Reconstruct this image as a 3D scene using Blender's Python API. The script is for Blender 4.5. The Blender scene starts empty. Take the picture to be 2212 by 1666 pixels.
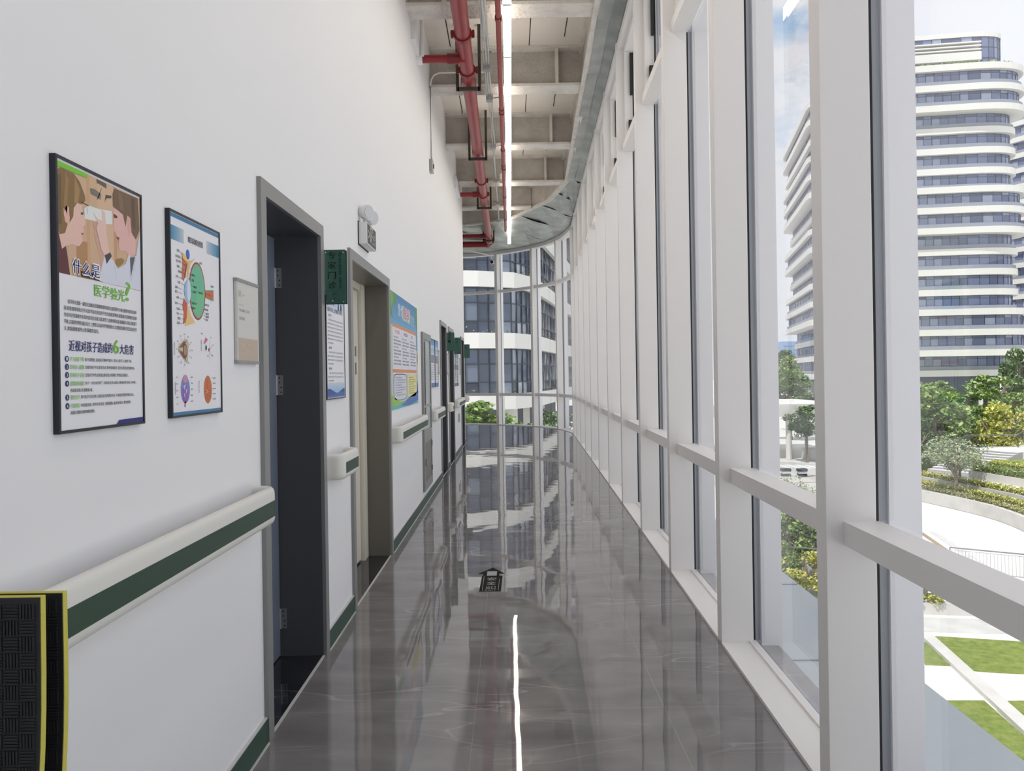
import bpy, bmesh, math, random
from mathutils import Vector, Matrix
random.seed(7)
C = bpy.context.scene.collection
S = bpy.context.scene
# ---------------------------------------------------------------- camera, sky, sun, exposure
F_PX, ROLL, EYE = 1650.0, 0.0155, 1.45
cam_d = bpy.data.cameras.new('camera'); cam = bpy.data.objects.new('camera', cam_d); C.objects.link(cam)
cam_d.sensor_fit = 'HORIZONTAL'; cam_d.sensor_width = 36.0; cam_d.lens = 36.0 * F_PX / 2212.0
cam_d.shift_x = 3 / 2212.0; cam_d.shift_y = -21 / 2212.0
cam_d.clip_start = 0.05; cam_d.clip_end = 2000
_c, _s = math.cos(ROLL), math.sin(ROLL)
cam.matrix_world = Matrix(((_c, _s, 0, 0), (0, 0, -1, 0), (-_s, _c, 0, EYE), (0, 0, 0, 1)))
S.camera = cam
S.view_settings.view_transform = 'Standard'; S.view_settings.look = 'None'
S.view_settings.exposure = 0.17; S.view_settings.gamma = 1.0; S.view_settings.use_curve_mapping = False
S.cycles.use_denoising = True
S.cycles.transparent_max_bounces = 32; S.cycles.max_bounces = 10; S.cycles.diffuse_bounces = 6
S.cycles.sample_clamp_indirect = 8.0


def nodes_of(m):
    m.use_nodes = True
    return m.node_tree.nodes, m.node_tree.links


world = bpy.data.worlds.new('sky'); S.world = world
n, l = nodes_of(world)
bg = n['Background']
tc = n.new('ShaderNodeTexCoord')
mp = n.new('ShaderNodeMapping'); mp.inputs['Scale'].default_value = (1.6, 1.6, 3.2); mp.inputs['Location'].default_value = (-2.83, 4.655, -0.638)
nz = n.new('ShaderNodeTexNoise'); nz.inputs['Scale'].default_value = 2.1; nz.inputs['Detail'].default_value = 7; nz.inputs['Roughness'].default_value = 0.6
cr = n.new('ShaderNodeValToRGB')
cr.color_ramp.elements[0].position = 0.27; cr.color_ramp.elements[0].color = (0.36, 0.58, 0.86, 1)
cr.color_ramp.elements[1].position = 0.385; cr.color_ramp.elements[1].color = (0.92, 0.95, 1.0, 1)
l.new(tc.outputs['Generated'], mp.inputs['Vector']); l.new(mp.outputs[0], nz.inputs['Vector'])
l.new(nz.outputs['Fac'], cr.inputs[0]); l.new(cr.outputs[0], bg.inputs['Color'])
bg.inputs['Strength'].default_value = 1.0

sun_d = bpy.data.lights.new('sun', 'SUN'); sun = bpy.data.objects.new('sun', sun_d); C.objects.link(sun)
sun_d.energy = 3.4; sun_d.angle = 0.01; sun_d.color = (1.0, 0.96, 0.9)
sun.rotation_euler = (Vector((0.42, 0.42, -1.0))).to_track_quat('-Z', 'Y').to_euler()


# ---------------------------------------------------------------- materials
def mat(name, col, rough=0.5, metal=0.0, spec=0.5, bump=None, noise=None, emit=None, rnd=None, coat=0.0):
    m = bpy.data.materials.new(name); n, l = nodes_of(m); b = n['Principled BSDF']
    b.inputs['Base Color'].default_value = (*col, 1); b.inputs['Roughness'].default_value = rough
    b.inputs['Metallic'].default_value = metal; b.inputs['Specular IOR Level'].default_value = spec
    b.inputs['Coat Weight'].default_value = coat
    if emit:
        b.inputs['Emission Color'].default_value = (*emit[0], 1); b.inputs['Emission Strength'].default_value = emit[1]
    tc = n.new('ShaderNodeTexCoord')
    if noise:       # (scale, second colour, lo, hi)
        t = n.new('ShaderNodeTexNoise'); t.inputs['Scale'].default_value = noise[0]; t.inputs['Detail'].default_value = 6
        r = n.new('ShaderNodeValToRGB'); r.color_ramp.elements[0].position = noise[2]; r.color_ramp.elements[1].position = noise[3]
        r.color_ramp.elements[0].color = (*col, 1); r.color_ramp.elements[1].color = (*noise[1], 1)
        l.new(tc.outputs['Object'], t.inputs['Vector']); l.new(t.outputs['Fac'], r.inputs[0]); l.new(r.outputs[0], b.inputs['Base Color'])
    if rnd:         # a different tone on every leaf or pane
        g = n.new('ShaderNodeNewGeometry'); r = n.new('ShaderNodeValToRGB'); r.color_ramp.interpolation = 'LINEAR'
        e = r.color_ramp.elements
        e[0].color = (*rnd[0], 1); e[1].color = (*rnd[-1], 1)
        for i, c in enumerate(rnd[1:-1]):
            x = e.new((i + 1) / (len(rnd) - 1)); x.color = (*c, 1)
        l.new(g.outputs['Random Per Island'], r.inputs[0]); l.new(r.outputs[0], b.inputs['Base Color'])
    if bump:        # (scale, strength, distance)
        t = n.new('ShaderNodeTexNoise'); t.inputs['Scale'].default_value = bump[0]; t.inputs['Detail'].default_value = 5
        bp = n.new('ShaderNodeBump'); bp.inputs['Strength'].default_value = bump[1]; bp.inputs['Distance'].default_value = bump[2]
        l.new(tc.outputs['Object'], t.inputs['Vector']); l.new(t.outputs['Fac'], bp.inputs['Height']); l.new(bp.outputs[0], b.inputs['Normal'])
    return m


def glass_mat(name, tint, ior=1.5):
    m = bpy.data.materials.new(name); n, l = nodes_of(m)
    n.remove(n['Principled BSDF'])
    tr = n.new('ShaderNodeBsdfTransparent'); tr.inputs[0].default_value = (*tint, 1)
    gl = n.new('ShaderNodeBsdfGlossy'); gl.inputs['Roughness'].default_value = 0.0
    fr = n.new('ShaderNodeFresnel'); ge = n.new('ShaderNodeNewGeometry')
    mr = n.new('ShaderNodeMapRange'); mr.inputs[3].default_value = ior; mr.inputs[4].default_value = 1.0 / ior   # the leaving face sees the inverse index
    l.new(ge.outputs['Backfacing'], mr.inputs[0]); l.new(mr.outputs[0], fr.inputs[0])
    mx = n.new('ShaderNodeMixShader')
    l.new(fr.outputs[0], mx.inputs[0]); l.new(tr.outputs[0], mx.inputs[1]); l.new(gl.outputs[0], mx.inputs[2])
    l.new(mx.outputs[0], n['Material Output'].inputs[0])
    return m


def floor_mat(name, dark, light, vein, tile, refl):
    m = bpy.data.materials.new(name); n, l = nodes_of(m); b = n['Principled BSDF']
    tc = n.new('ShaderNodeTexCoord')

    def noise(sc, det, mscale=(1, 1, 1), rot=0.0, dist=0.0):
        mp = n.new('ShaderNodeMapping'); mp.inputs['Scale'].default_value = mscale; mp.inputs['Rotation'].default_value = (0, 0, rot)
        t = n.new('ShaderNodeTexNoise'); t.inputs['Scale'].default_value = sc; t.inputs['Detail'].default_value = det; t.inputs['Distortion'].default_value = dist
        l.new(tc.outputs['Object'], mp.inputs[0]); l.new(mp.outputs[0], t.inputs['Vector']); return t.outputs['Fac']

    def math_(op, a, bb=None):
        x = n.new('ShaderNodeMath'); x.operation = op
        for i, v in enumerate((a, bb)):
            if v is None: continue
            if isinstance(v, (int, float)): x.inputs[i].default_value = v
            else: l.new(v, x.inputs[i])
        return x.outputs[0]

    def ramp(src, p0, c0, p1, c1):
        r = n.new('ShaderNodeValToRGB'); e = r.color_ramp.elements
        e[0].position, e[1].position = p0, p1; e[0].color = (*c0, 1); e[1].color = (*c1, 1)
        l.new(src, r.inputs[0]); return r.outputs[0]

    def mix(fac, a, bb):
        x = n.new('ShaderNodeMix'); x.data_type = 'RGBA'
        l.new(fac, x.inputs[0])
        for i, v in ((6, a), (7, bb)):
            if isinstance(v, tuple): x.inputs[i].default_value = (*v, 1)
            else: l.new(v, x.inputs[i])
        return x.outputs[2]
    cloud = ramp(noise(2.2, 9, (1.0, 2.2, 1), 0.2, 0.4), 0.32, dark, 0.70, light)
    v1 = math_('ABSOLUTE', math_('SUBTRACT', noise(0.8, 2, (0.7, 2.6, 1), 0.5, 0.15), 0.5))
    v2 = math_('ABSOLUTE', math_('SUBTRACT', noise(1.2, 2.5, (0.6, 2.8, 1), -0.4, 0.1), 0.5))
    vm = math_('MINIMUM', v1, v2)
    gate = ramp(noise(1.1, 3), 0.44, (0, 0, 0), 0.60, (1, 1, 1))
    lines = ramp(vm, 0.0, (0.7, 0.7, 0.7), 0.0055, (0, 0, 0))
    vf = math_('MULTIPLY', lines, gate)
    col = mix(vf, cloud, vein)
    sp = n.new('ShaderNodeSeparateXYZ'); l.new(tc.outputs['Object'], sp.inputs[0])
    gx = math_('PINGPONG', math_('ADD', sp.outputs[0], 0.175), 0.41)
    gy = math_('PINGPONG', math_('SUBTRACT', sp.outputs[1], 3.318), 0.395)
    gr = math_('LESS_THAN', math_('MINIMUM', gx, gy), tile)
    col = mix(gr, col, (0.30, 0.29, 0.28))
    l.new(col, b.inputs['Base Color'])
    b.inputs['Roughness'].default_value = 0.02
    b.inputs['Specular IOR Level'].default_value = refl
    bp = n.new('ShaderNodeBump'); bp.inputs['Strength'].default_value = 0.06; bp.inputs['Distance'].default_value = 0.02
    l.new(noise(3.0, 1.0), bp.inputs['Height']); l.new(bp.outputs[0], b.inputs['Normal'])
    return m


M = {}
M['wall'] = mat('white_wall_paint', (0.80, 0.80, 0.82), 0.75, bump=(14, 0.05, 0.01))
M['frame_white'] = mat('white_powder_coat', (0.84, 0.825, 0.815), 0.42)
M['fin'] = mat('white_outer_fin', (0.80, 0.80, 0.83), 0.45)
M['profile'] = mat('blue_grey_aluminium', (0.33, 0.35, 0.38), 0.4, 0.2)
M['gasket'] = mat('black_gasket', (0.012, 0.012, 0.014), 0.6)
M['glass'] = glass_mat('window_glass', (0.985, 0.985, 0.99))
M['sign_glass'] = mat('dark_green_acrylic', (0.055, 0.135, 0.108), 0.2, spec=0.6)
M['floor'] = floor_mat('grey_marble_tiles', (0.17, 0.162, 0.165), (0.25, 0.24, 0.24), (0.42, 0.41, 0.41), 0.0014, 0.6)
M['threshold'] = floor_mat('dark_marble_sill', (0.012, 0.013, 0.017), (0.03, 0.03, 0.036), (0.2, 0.2, 0.2), 0.0, 0.5)
M['deck'] = mat('sprayed_ceiling', (0.76, 0.72, 0.66), 0.9, noise=(1.2, (0.82, 0.78, 0.72), 0.35, 0.7), bump=(40, 0.25, 0.02))
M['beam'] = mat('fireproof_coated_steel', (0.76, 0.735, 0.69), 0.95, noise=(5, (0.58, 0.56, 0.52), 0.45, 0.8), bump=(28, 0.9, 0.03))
M['web'] = mat('shaded_fireproofing', (0.46, 0.44, 0.40), 0.95, noise=(4, (0.60, 0.57, 0.53), 0.35, 0.75), bump=(30, 0.8, 0.03))  # shade on the beam webs put into a darker coating colour
M['galv'] = mat('galvanised_sheet', (0.36, 0.39, 0.375), 0.36, 0.75, noise=(2.5, (0.56, 0.58, 0.565), 0.38, 0.72), bump=(2.2, 0.35, 0.05))
M['steel'] = mat('galvanised_conduit', (0.50, 0.52, 0.52), 0.35, 0.8)
M['red'] = mat('red_pipe_paint', (0.27, 0.022, 0.028), 0.36)
M['darkred'] = mat('dark_red_coupling', (0.19, 0.014, 0.018), 0.4)
M['rust'] = mat('dark_brown_steel', (0.045, 0.033, 0.026), 0.6)
M['led'] = mat('light_diffuser', (1, 1, 1), 0.4, emit=((1.0, 0.90, 0.77), 14.0))
M['ceiling_fill'] = mat('added_ceiling_glow', (1, 1, 1), 0.4, emit=((1.0, 0.90, 0.77), 7.0))  # added upward glow that brightens the ceiling
M['led_body'] = mat('light_housing', (0.75, 0.75, 0.77), 0.4)
M['door_dark'] = mat('dark_grey_steel', (0.075, 0.076, 0.085), 0.38, spec=0.45)
M['door_trim'] = mat('grey_steel_trim', (0.27, 0.272, 0.27), 0.35, 0.35)
M['door_leaf'] = mat('blue_grey_door', (0.16, 0.19, 0.25), 0.4)
M['door_tan'] = mat('warm_grey_steel', (0.155, 0.145, 0.125), 0.38)
M['cream'] = mat('cream_door', (0.68, 0.645, 0.56), 0.45)
M['hinge'] = mat('brushed_steel', (0.36, 0.36, 0.36), 0.35, 0.8)
M['black'] = mat('black_plastic', (0.012, 0.012, 0.013), 0.5)
M['railbody'] = mat('off_white_vinyl', (0.72, 0.715, 0.675), 0.4)
M['green'] = mat('dark_green_vinyl', (0.022, 0.058, 0.036), 0.5)
M['green_base'] = mat('green_baseboard', (0.02, 0.06, 0.04), 0.45)
M['bead'] = mat('pale_bead', (0.55, 0.55, 0.54), 0.5)
M['pframe'] = mat('dark_navy_frame', (0.012, 0.014, 0.024), 0.35)
M['paper'] = mat('poster_paper', (0.80, 0.80, 0.85), 0.35)
M['mat_black'] = mat('black_foam', (0.016, 0.017, 0.019), 0.65)
M['mat_yellow'] = mat('yellow_foam', (0.55, 0.50, 0.09), 0.8, bump=(60, 0.5, 0.005))
M['sticker'] = mat('dark_vinyl_sticker', (0.018, 0.017, 0.018), 0.85, spec=0.1)
M['grey_print'] = mat('pale_print', (0.40, 0.40, 0.40), 0.8, spec=0.1)
M['white_plastic'] = mat('white_plastic', (0.72, 0.73, 0.73), 0.35)
M['lens'] = mat('clear_lens', (0.55, 0.57, 0.60), 0.12, spec=0.8)
M['acrylic'] = glass_mat('clear_acrylic', (0.93, 0.95, 0.94))
M['cab_glass'] = mat('cabinet_glass', (0.34, 0.39, 0.375), 0.25, spec=0.5)
# outdoors
M['plaza'] = mat('pale_paving', (0.73, 0.72, 0.70), 0.8, noise=(1.6, (0.60, 0.595, 0.58), 0.45, 0.8))
M['paving2'] = mat('grey_paving', (0.52, 0.52, 0.51), 0.8, noise=(1.5, (0.6, 0.6, 0.58), 0.4, 0.7))
M['stair_riser'] = mat('shaded_stair_stone', (0.36, 0.36, 0.37), 0.8)  # riser shade put into the colour, darker than the treads
M['road'] = mat('grey_asphalt', (0.50, 0.50, 0.50), 0.85)
M['mark'] = mat('white_road_paint', (0.85, 0.85, 0.83), 0.7)
M['markb'] = mat('tan_road_paint', (0.30, 0.21, 0.12), 0.7)
M['lawn'] = mat('lawn', (0.20, 0.30, 0.05), 0.95, noise=(5, (0.36, 0.42, 0.10), 0.35, 0.7), bump=(25, 1.0, 0.1))
M['concrete'] = mat('pale_concrete', (0.60, 0.595, 0.57), 0.85, noise=(1.2, (0.52, 0.51, 0.49), 0.45, 0.75))
M['bandwhite'] = mat('white_facade_band', (0.72, 0.715, 0.69), 0.6)
M['bandgrey'] = mat('grey_facade_sill', (0.27, 0.30, 0.36), 0.5)
M['facade'] = mat('facade_glazing', (0.05, 0.07, 0.12), 0.06, spec=0.7, rnd=[(0.03, 0.042, 0.07), (0.06, 0.085, 0.14), (0.09, 0.125, 0.19), (0.045, 0.055, 0.08), (0.16, 0.20, 0.27), (0.42, 0.45, 0.52)])  # paler pane tones are reflections put into the colour
M['facade_hazy'] = mat('hazy_facade_glazing', (0.14, 0.17, 0.26), 0.1, spec=0.6, rnd=[(0.085, 0.105, 0.20), (0.14, 0.175, 0.32), (0.20, 0.25, 0.42), (0.10, 0.115, 0.20), (0.16, 0.20, 0.34), (0.42, 0.47, 0.60)])  # lightest tones again stand in for reflections on the panes
M['mull_dark'] = mat('dark_window_bars', (0.03, 0.04, 0.06), 0.5)
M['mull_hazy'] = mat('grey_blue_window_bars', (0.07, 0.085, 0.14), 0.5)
M['bluetower'] = mat('blue_far_tower', (0.22, 0.34, 0.55), 0.4)
M['ledge'] = mat('pale_metal_ledge', (0.52, 0.57, 0.60), 0.35, 0.2)
M['trunk'] = mat('bark', (0.22, 0.18, 0.14), 0.9)
M['leaf'] = mat('green_leaves', (0.1, 0.2, 0.05), 0.55, rnd=[(0.07, 0.15, 0.03), (0.16, 0.27, 0.06), (0.28, 0.40, 0.11), (0.40, 0.50, 0.20)])
M['leaf_dark'] = mat('dark_leaves', (0.04, 0.1, 0.03), 0.5, rnd=[(0.02, 0.06, 0.018), (0.045, 0.12, 0.03), (0.11, 0.21, 0.06), (0.24, 0.35, 0.13)])
M['leaf_yellow'] = mat('yellow_green_leaves', (0.3, 0.3, 0.05), 0.55, rnd=[(0.20, 0.27, 0.04), (0.44, 0.48, 0.08), (0.62, 0.60, 0.13), (0.74, 0.70, 0.26)])
M['leaf_grey'] = mat('grey_green_leaves', (0.2, 0.26, 0.14), 0.6, rnd=[(0.18, 0.24, 0.12), (0.28, 0.35, 0.19), (0.40, 0.46, 0.29), (0.50, 0.54, 0.38)])
M['leaf_rust'] = mat('mixed_shrub_leaves', (0.2, 0.2, 0.08), 0.6, rnd=[(0.16, 0.19, 0.06), (0.32, 0.33, 0.14), (0.46, 0.38, 0.22), (0.42, 0.50, 0.20)])
M['fence'] = mat('grey_metal_rail', (0.20, 0.21, 0.22), 0.4, 0.5)
M['soil'] = mat('planting_soil', (0.16, 0.17, 0.08), 0.95)
_cm = {}


def ink(r, g, b):
    k = (r, g, b)
    if k not in _cm: _cm[k] = mat('print_ink', tuple((v / 255.0) ** 2.2 for v in k), 0.4)
    return _cm[k]


# ---------------------------------------------------------------- mesh helpers
class MB:
    def __init__(self): self.v = []; self.f = []; self.m = []

    def add(self, vs, fs, mi=0):
        b = len(self.v); self.v += [tuple(p) for p in vs]
        for f in fs: self.f.append(tuple(b + i for i in f)); self.m.append(mi)
        return self

    def box(self, a, b, mi=0):
        x0, y0, z0 = a; x1, y1, z1 = b
        return self.add([(x0, y0, z0), (x1, y0, z0), (x1, y1, z0), (x0, y1, z0), (x0, y0, z1), (x1, y0, z1), (x1, y1, z1), (x0, y1, z1)],
                        [(0, 3, 2, 1), (4, 5, 6, 7), (0, 1, 5, 4), (1, 2, 6, 5), (2, 3, 7, 6), (3, 0, 4, 7)], mi)

    def obox(self, o, ux, uy, uz, mi=0):
        o, ux, uy, uz = map(Vector, (o, ux, uy, uz))
        vs = [o, o + ux, o + ux + uy, o + uy]; vs += [p + uz for p in vs]
        return self.add(vs, [(0, 3, 2, 1), (4, 5, 6, 7), (0, 1, 5, 4), (1, 2, 6, 5), (2, 3, 7, 6), (3, 0, 4, 7)], mi)

    def prism(self, pts, z0, z1, mi=0):
        k = len(pts)
        vs = [(p[0], p[1], z0) for p in pts] + [(p[0], p[1], z1) for p in pts]
        fs = [tuple(range(k))[::-1], tuple(range(k, 2 * k))] + [(i, (i + 1) % k, k + (i + 1) % k, k + i) for i in range(k)]
        return self.add(vs, fs, mi)

    def poly(self, pts, mi=0): return self.add(pts, [tuple(range(len(pts)))], mi)

    def tube(self, pts, r, seg=10, mi=0, cap=True):
        pts = [Vector(p) for p in pts]; rings = []
        for i, p in enumerate(pts):
            t = ((pts[i + 1] if i + 1 < len(pts) else p) - (pts[i - 1] if i else p)).normalized()
            a = t.cross(Vector((0, 0, 1)));
            if a.length < 1e-3: a = t.cross(Vector((1, 0, 0)))
            a.normalize(); b = t.cross(a)
            rr = r[i] if isinstance(r, (list, tuple)) else r
            rings.append([p + (a * math.cos(q) + b * math.sin(q)) * rr for q in [2 * math.pi * j / seg for j in range(seg)]])
        vs = [v for rg in rings for v in rg]; fs = []
        for i in range(len(pts) - 1):
            for j in range(seg):
                fs.append((i * seg + j, i * seg + (j + 1) % seg, (i + 1) * seg + (j + 1) % seg, (i + 1) * seg + j))
        if cap: fs += [tuple(range(seg))[::-1], tuple((len(pts) - 1) * seg + j for j in range(seg))]
        return self.add(vs, fs, mi)

    def lathe(self, o, ax, prof, seg=20, mi=0):
        """prof: (distance along the axis, radius) pairs"""
        o, ax = Vector(o), Vector(ax).normalized()
        return self.tube([o + ax * d for d, _ in prof], [r for _, r in prof], seg, mi)

    def ball(self, c, r, mi=0, seg=10):
        rx = r if isinstance(r, (tuple, list)) else (r, r, r); vs = []; fs = []; k = seg // 2
        for i in range(k + 1):
            th = math.pi * i / k
            for j in range(seg):
                ph = 2 * math.pi * j / seg
                vs.append((c[0] + rx[0] * math.sin(th) * math.cos(ph), c[1] + rx[1] * math.sin(th) * math.sin(ph), c[2] + rx[2] * math.cos(th)))
        for i in range(k):
            for j in range(seg):
                fs.append((i * seg + j, i * seg + (j + 1) % seg, (i + 1) * seg + (j + 1) % seg, (i + 1) * seg + j))
        return self.add(vs, fs, mi)

    def build(self, name, mats, parent=None, bevel=0.0, smooth=False, recalc=True, base=None):
        me = bpy.data.meshes.new(name)
        base = Vector(base) if base else Vector((0, 0, 0))
        me.from_pydata([tuple(Vector(p) - base) for p in self.v], [], self.f)
        mats = mats if isinstance(mats, (list, tuple)) else [mats]
        for m in mats: me.materials.append(m)
        me.polygons.foreach_set('material_index', self.m)
        if recalc:
            bm = bmesh.new(); bm.from_mesh(me); bmesh.ops.recalc_face_normals(bm, faces=bm.faces[:])
            if bevel: bmesh.ops.bevel(bm, geom=bm.edges[:], offset=bevel, segments=2, affect='EDGES', profile=0.7, clamp_overlap=True)
            bm.to_mesh(me); bm.free()
        if smooth:
            me.polygons.foreach_set('use_smooth', [True] * len(me.polygons))
            try: me.set_sharp_from_angle(angle=math.radians(40))
            except Exception: pass
        o = bpy.data.objects.new(name, me); C.objects.link(o); o.location = base
        if parent:
            o.parent = parent; o.location = base - parent_world(parent)
        return o


def parent_world(p):
    v = Vector(p.location)
    while p.parent: p = p.parent; v += Vector(p.location)
    return v


def tag(o, label, cat, group=None, kind=None):
    o['label'] = label; o['category'] = cat
    if group: o['group'] = group
    if kind: o['kind'] = kind
    return o


def thing(name, loc, label, cat, group=None, kind=None):
    o = bpy.data.objects.new(name, None); o.location = loc; o.empty_display_size = 0.1; C.objects.link(o)
    return tag(o, label, cat, group, kind)


def copy_tree(o, parent=None):
    c = o.copy(); C.objects.link(c); c.parent = parent
    for ch in list(o.children): copy_tree(ch, c)
    return c


_tcache = {}


def text_geo(body, bold=0.0, spacing=1.0):
    bold = 0.0          # outline offset tears dense characters: Sheet.text thickens with shifted copies instead
    k = (body, bold, spacing)
    if k not in _tcache:
        cu = bpy.data.curves.new('t', 'FONT'); cu.body = body; cu.resolution_u = 2; cu.offset = bold; cu.space_line = spacing
        ob = bpy.data.objects.new('t', cu); C.objects.link(ob)
        dg = bpy.context.evaluated_depsgraph_get(); me = bpy.data.meshes.new_from_object(ob.evaluated_get(dg))
        vs = [(v.co.x, v.co.y) for v in me.vertices]; fs = [tuple(p.vertices) for p in me.polygons]
        bpy.data.objects.remove(ob); bpy.data.curves.remove(cu); bpy.data.meshes.remove(me)
        _tcache[k] = (vs, fs)
    return _tcache[k]


class Sheet:
    """printed artwork on a plane: o = lower left corner, U and V = full width and height vectors, nrm = outward"""

    def __init__(self, o, U, V, nrm):
        self.o, self.U, self.V, self.n = map(Vector, (o, U, V, nrm)); self.mb = MB(); self.mats = []; self.layer = 0

    def mi(self, m):
        if m not in self.mats: self.mats.append(m)
        return self.mats.index(m)

    def p(self, u, v): return self.o + self.U * u + self.V * v + self.n * (0.0004 + 0.00018 * self.layer)

    def poly(self, pts, m, layer=None):
        if layer is not None: self.layer = layer
        self.mb.poly([self.p(*q) for q in pts], self.mi(m)); return self

    def rect(self, u0, v0, u1, v1, m, layer=None): return self.poly([(u0, v0), (u1, v0), (u1, v1), (u0, v1)], m, layer)

    def ell(self, cu, cv, ru, rv, m, layer=None, k=28):
        return self.poly([(cu + ru * math.cos(2 * math.pi * i / k), cv + rv * math.sin(2 * math.pi * i / k)) for i in range(k)], m, layer)

    def line(self, a, b, w, m, layer=None):
        A = self.U * a[0] + self.V * a[1]; B = self.U * b[0] + self.V * b[1]
        if layer is not None: self.layer = layer
        d = (B - A).normalized().cross(self.n) * w * 0.5
        of = self.o + self.n * (0.0004 + 0.00018 * self.layer)
        self.mb.poly([of + A - d, of + B - d, of + B + d, of + A + d], self.mi(m)); return self

    def text(self, body, u, v, m, w=None, h=None, layer=6, bold=0.0, spacing=1.0, down=False):
        """fits the text into w x h (fractions); (u,v) lower left. down=True turns the line to read downwards"""
        self.layer = layer
        vs, fs = text_geo(body, bold, spacing)
        if not vs: return self
        x0 = min(a for a, b in vs); x1 = max(a for a, b in vs); y0 = min(b for a, b in vs); y1 = max(b for a, b in vs)
        W, H = self.U.length, self.V.length
        sx = (w * (H if down else W)) / (x1 - x0) if w else None; sy = (h * (W if down else H)) / (y1 - y0) if h else None
        sx = sx or sy; sy = sy or sx
        eu, ev = self.U.normalized(), self.V.normalized()
        if down: eu, ev = -ev, eu
        o = self.p(u, v)
        for ci, (dx, dy) in enumerate([(0, 0)] if bold < 0.01 else [(-bold, 0), (bold, 0), (0, bold * 0.7), (0, -bold * 0.7)] if bold > 0.04 else [(-bold * 0.6, 0), (bold * 0.6, 0)]):
            self.mb.add([o + self.n * (0.00004 * ci) + eu * ((a - x0 + dx) * sx) + ev * ((b - y0 + dy) * sy) for a, b in vs], fs, self.mi(m))
        return self

    def build(self, name, parent): return self.mb.build(name, self.mats, parent, recalc=False)


# ---------------------------------------------------------------- the curtain-wall line (inner face of the mullions)
MY = [2.625 + 1.475 * k for k in range(-3, 12)]
STA = [(0.985 + 0.0282 * y, y) for y in MY]
ARC = [(1.24, 20.5), (0.62, 21.65), (-0.40, 22.62), (-1.70, 23.15), (-3.1, 23.4), (-4.6, 23.5), (-6.0, 23.5)]
ALL = STA + ARC


def catmull(p0, p1, p2, p3, t):
    return tuple(0.5 * (2 * b + (c - a) * t + (2 * a - 5 * b + 4 * c - d) * t * t + (3 * b - a - 3 * c + d) * t ** 3) for a, b, c, d in zip(p0, p1, p2, p3))


SEGS = []
for i in range(len(ALL) - 1):
    if i + 1 < len(STA): SEGS.append([ALL[i], ALL[i + 1]])
    else:
        a, b, c, d = ALL[max(i - 1, 0)], ALL[i], ALL[i + 1], ALL[min(i + 2, len(ALL) - 1)]
        SEGS.append([catmull(a, b, c, d, t / 5) for t in range(6)])


def normals(pts, first=None, last=None):
    out = []
    for i, p in enumerate(pts):
        a = pts[i - 1] if i else (first or p); b = pts[i + 1] if i + 1 < len(pts) else (last or p)
        d = Vector((b[0] - a[0], b[1] - a[1])).normalized(); out.append(Vector((d.y, -d.x)))
    return out


def strip(mb, pts, nr, o0, o1, z0, z1, mi=0):
    k = len(pts)
    a = [(p[0] + q.x * o0, p[1] + q.y * o0) for p, q in zip(pts, nr)]; b = [(p[0] + q.x * o1, p[1] + q.y * o1) for p, q in zip(pts, nr)]
    vs = [(x, y, z0) for x, y in a] + [(x, y, z0) for x, y in b] + [(x, y, z1) for x, y in a] + [(x, y, z1) for x, y in b]
    fs = [(0, k, 3 * k, 2 * k), (k - 1, 3 * k - 1, 4 * k - 1, 2 * k - 1)]
    for i in range(k - 1):
        fs += [(i, i + 1, k + i + 1, k + i), (2 * k + i, 3 * k + i, 3 * k + i + 1, 2 * k + i + 1), (i, 2 * k + i, 2 * k + i + 1, i + 1), (k + i, k + i + 1, 3 * k + i + 1, 3 * k + i)]
    mb.add(vs, fs, mi); return mb


PATH = [SEGS[0][0]] + [p for s in SEGS for p in s[1:]]
PN = normals(PATH)
TOPZ, DECK = 5.13, 5.73
# ---------------------------------------------------------------- room shell
fl = [(-1.0, -1.8), (STA[0][0], -1.8)] + [(p[0] + q.x * 0.30, p[1] + q.y * 0.30) for p, q in zip(PATH, PN)] + [(-6.0, 16.7), (-1.0, 16.7)]
mb = MB(); mb.prism(fl, -0.3, 0.0)
floor = tag(mb.build('floor', M['floor']), 'polished grey marble tiled corridor floor', 'floor', kind='structure')
roofp = [(-10.0, -1.8), (STA[0][0] + 0.3, -1.8)] + [(p[0] + q.x * 0.36, p[1] + q.y * 0.36) for p, q in zip(PATH, PN)] + [(-10.0, 23.8)]
mb = MB(); mb.prism(roofp, DECK, 7.0)
ceiling = tag(mb.build('ceiling', M['deck']), 'rough sprayed concrete ceiling high above the corridor', 'ceiling', kind='structure')
mb = MB(); strip(mb, PATH, PN, 0.02, 0.36, TOPZ, DECK); tag(mb.build('trim_4', M['deck']), 'pale upstand between the window headers and the ceiling', 'trim', kind='structure')
mb = MB()
for x in (-0.72, 0.30, 0.74):
    for y0, y1 in ((8.1, 9.9), (10.3, 12.4), (12.8, 14.8)): mb.box((x, y0, DECK - 0.004), (x + 0.012, y1 - 0.25 * (x > 0.5), DECK + 0.01))
mb.build('deck_joint', M['rust'], ceiling)
# edge beam, cross beams, soffit panels
EDGE = []
for y in (-1.8, 1, 3.5, 6, 8.5, 11, 13, 14.7): EDGE.append((0.985 + 0.0282 * y - 0.30, y))
EDGE += [(0.83, 16.4), (0.10, 18.0), (-0.55, 18.65), (-1.2, 18.95), (-2.6, 19.2), (-6.0, 19.3)]
EN = normals(EDGE)
mb = MB()
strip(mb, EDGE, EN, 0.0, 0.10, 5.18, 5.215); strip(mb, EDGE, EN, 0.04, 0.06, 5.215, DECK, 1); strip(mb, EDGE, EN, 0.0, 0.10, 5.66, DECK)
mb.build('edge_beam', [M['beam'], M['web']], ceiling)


def edge_x(y):
    for a, b in zip(EDGE, EDGE[1:]):
        if a[1] <= y <= b[1]: return a[0] + (b[0] - a[0]) * (y - a[1]) / (b[1] - a[1])
    return -1


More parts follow.
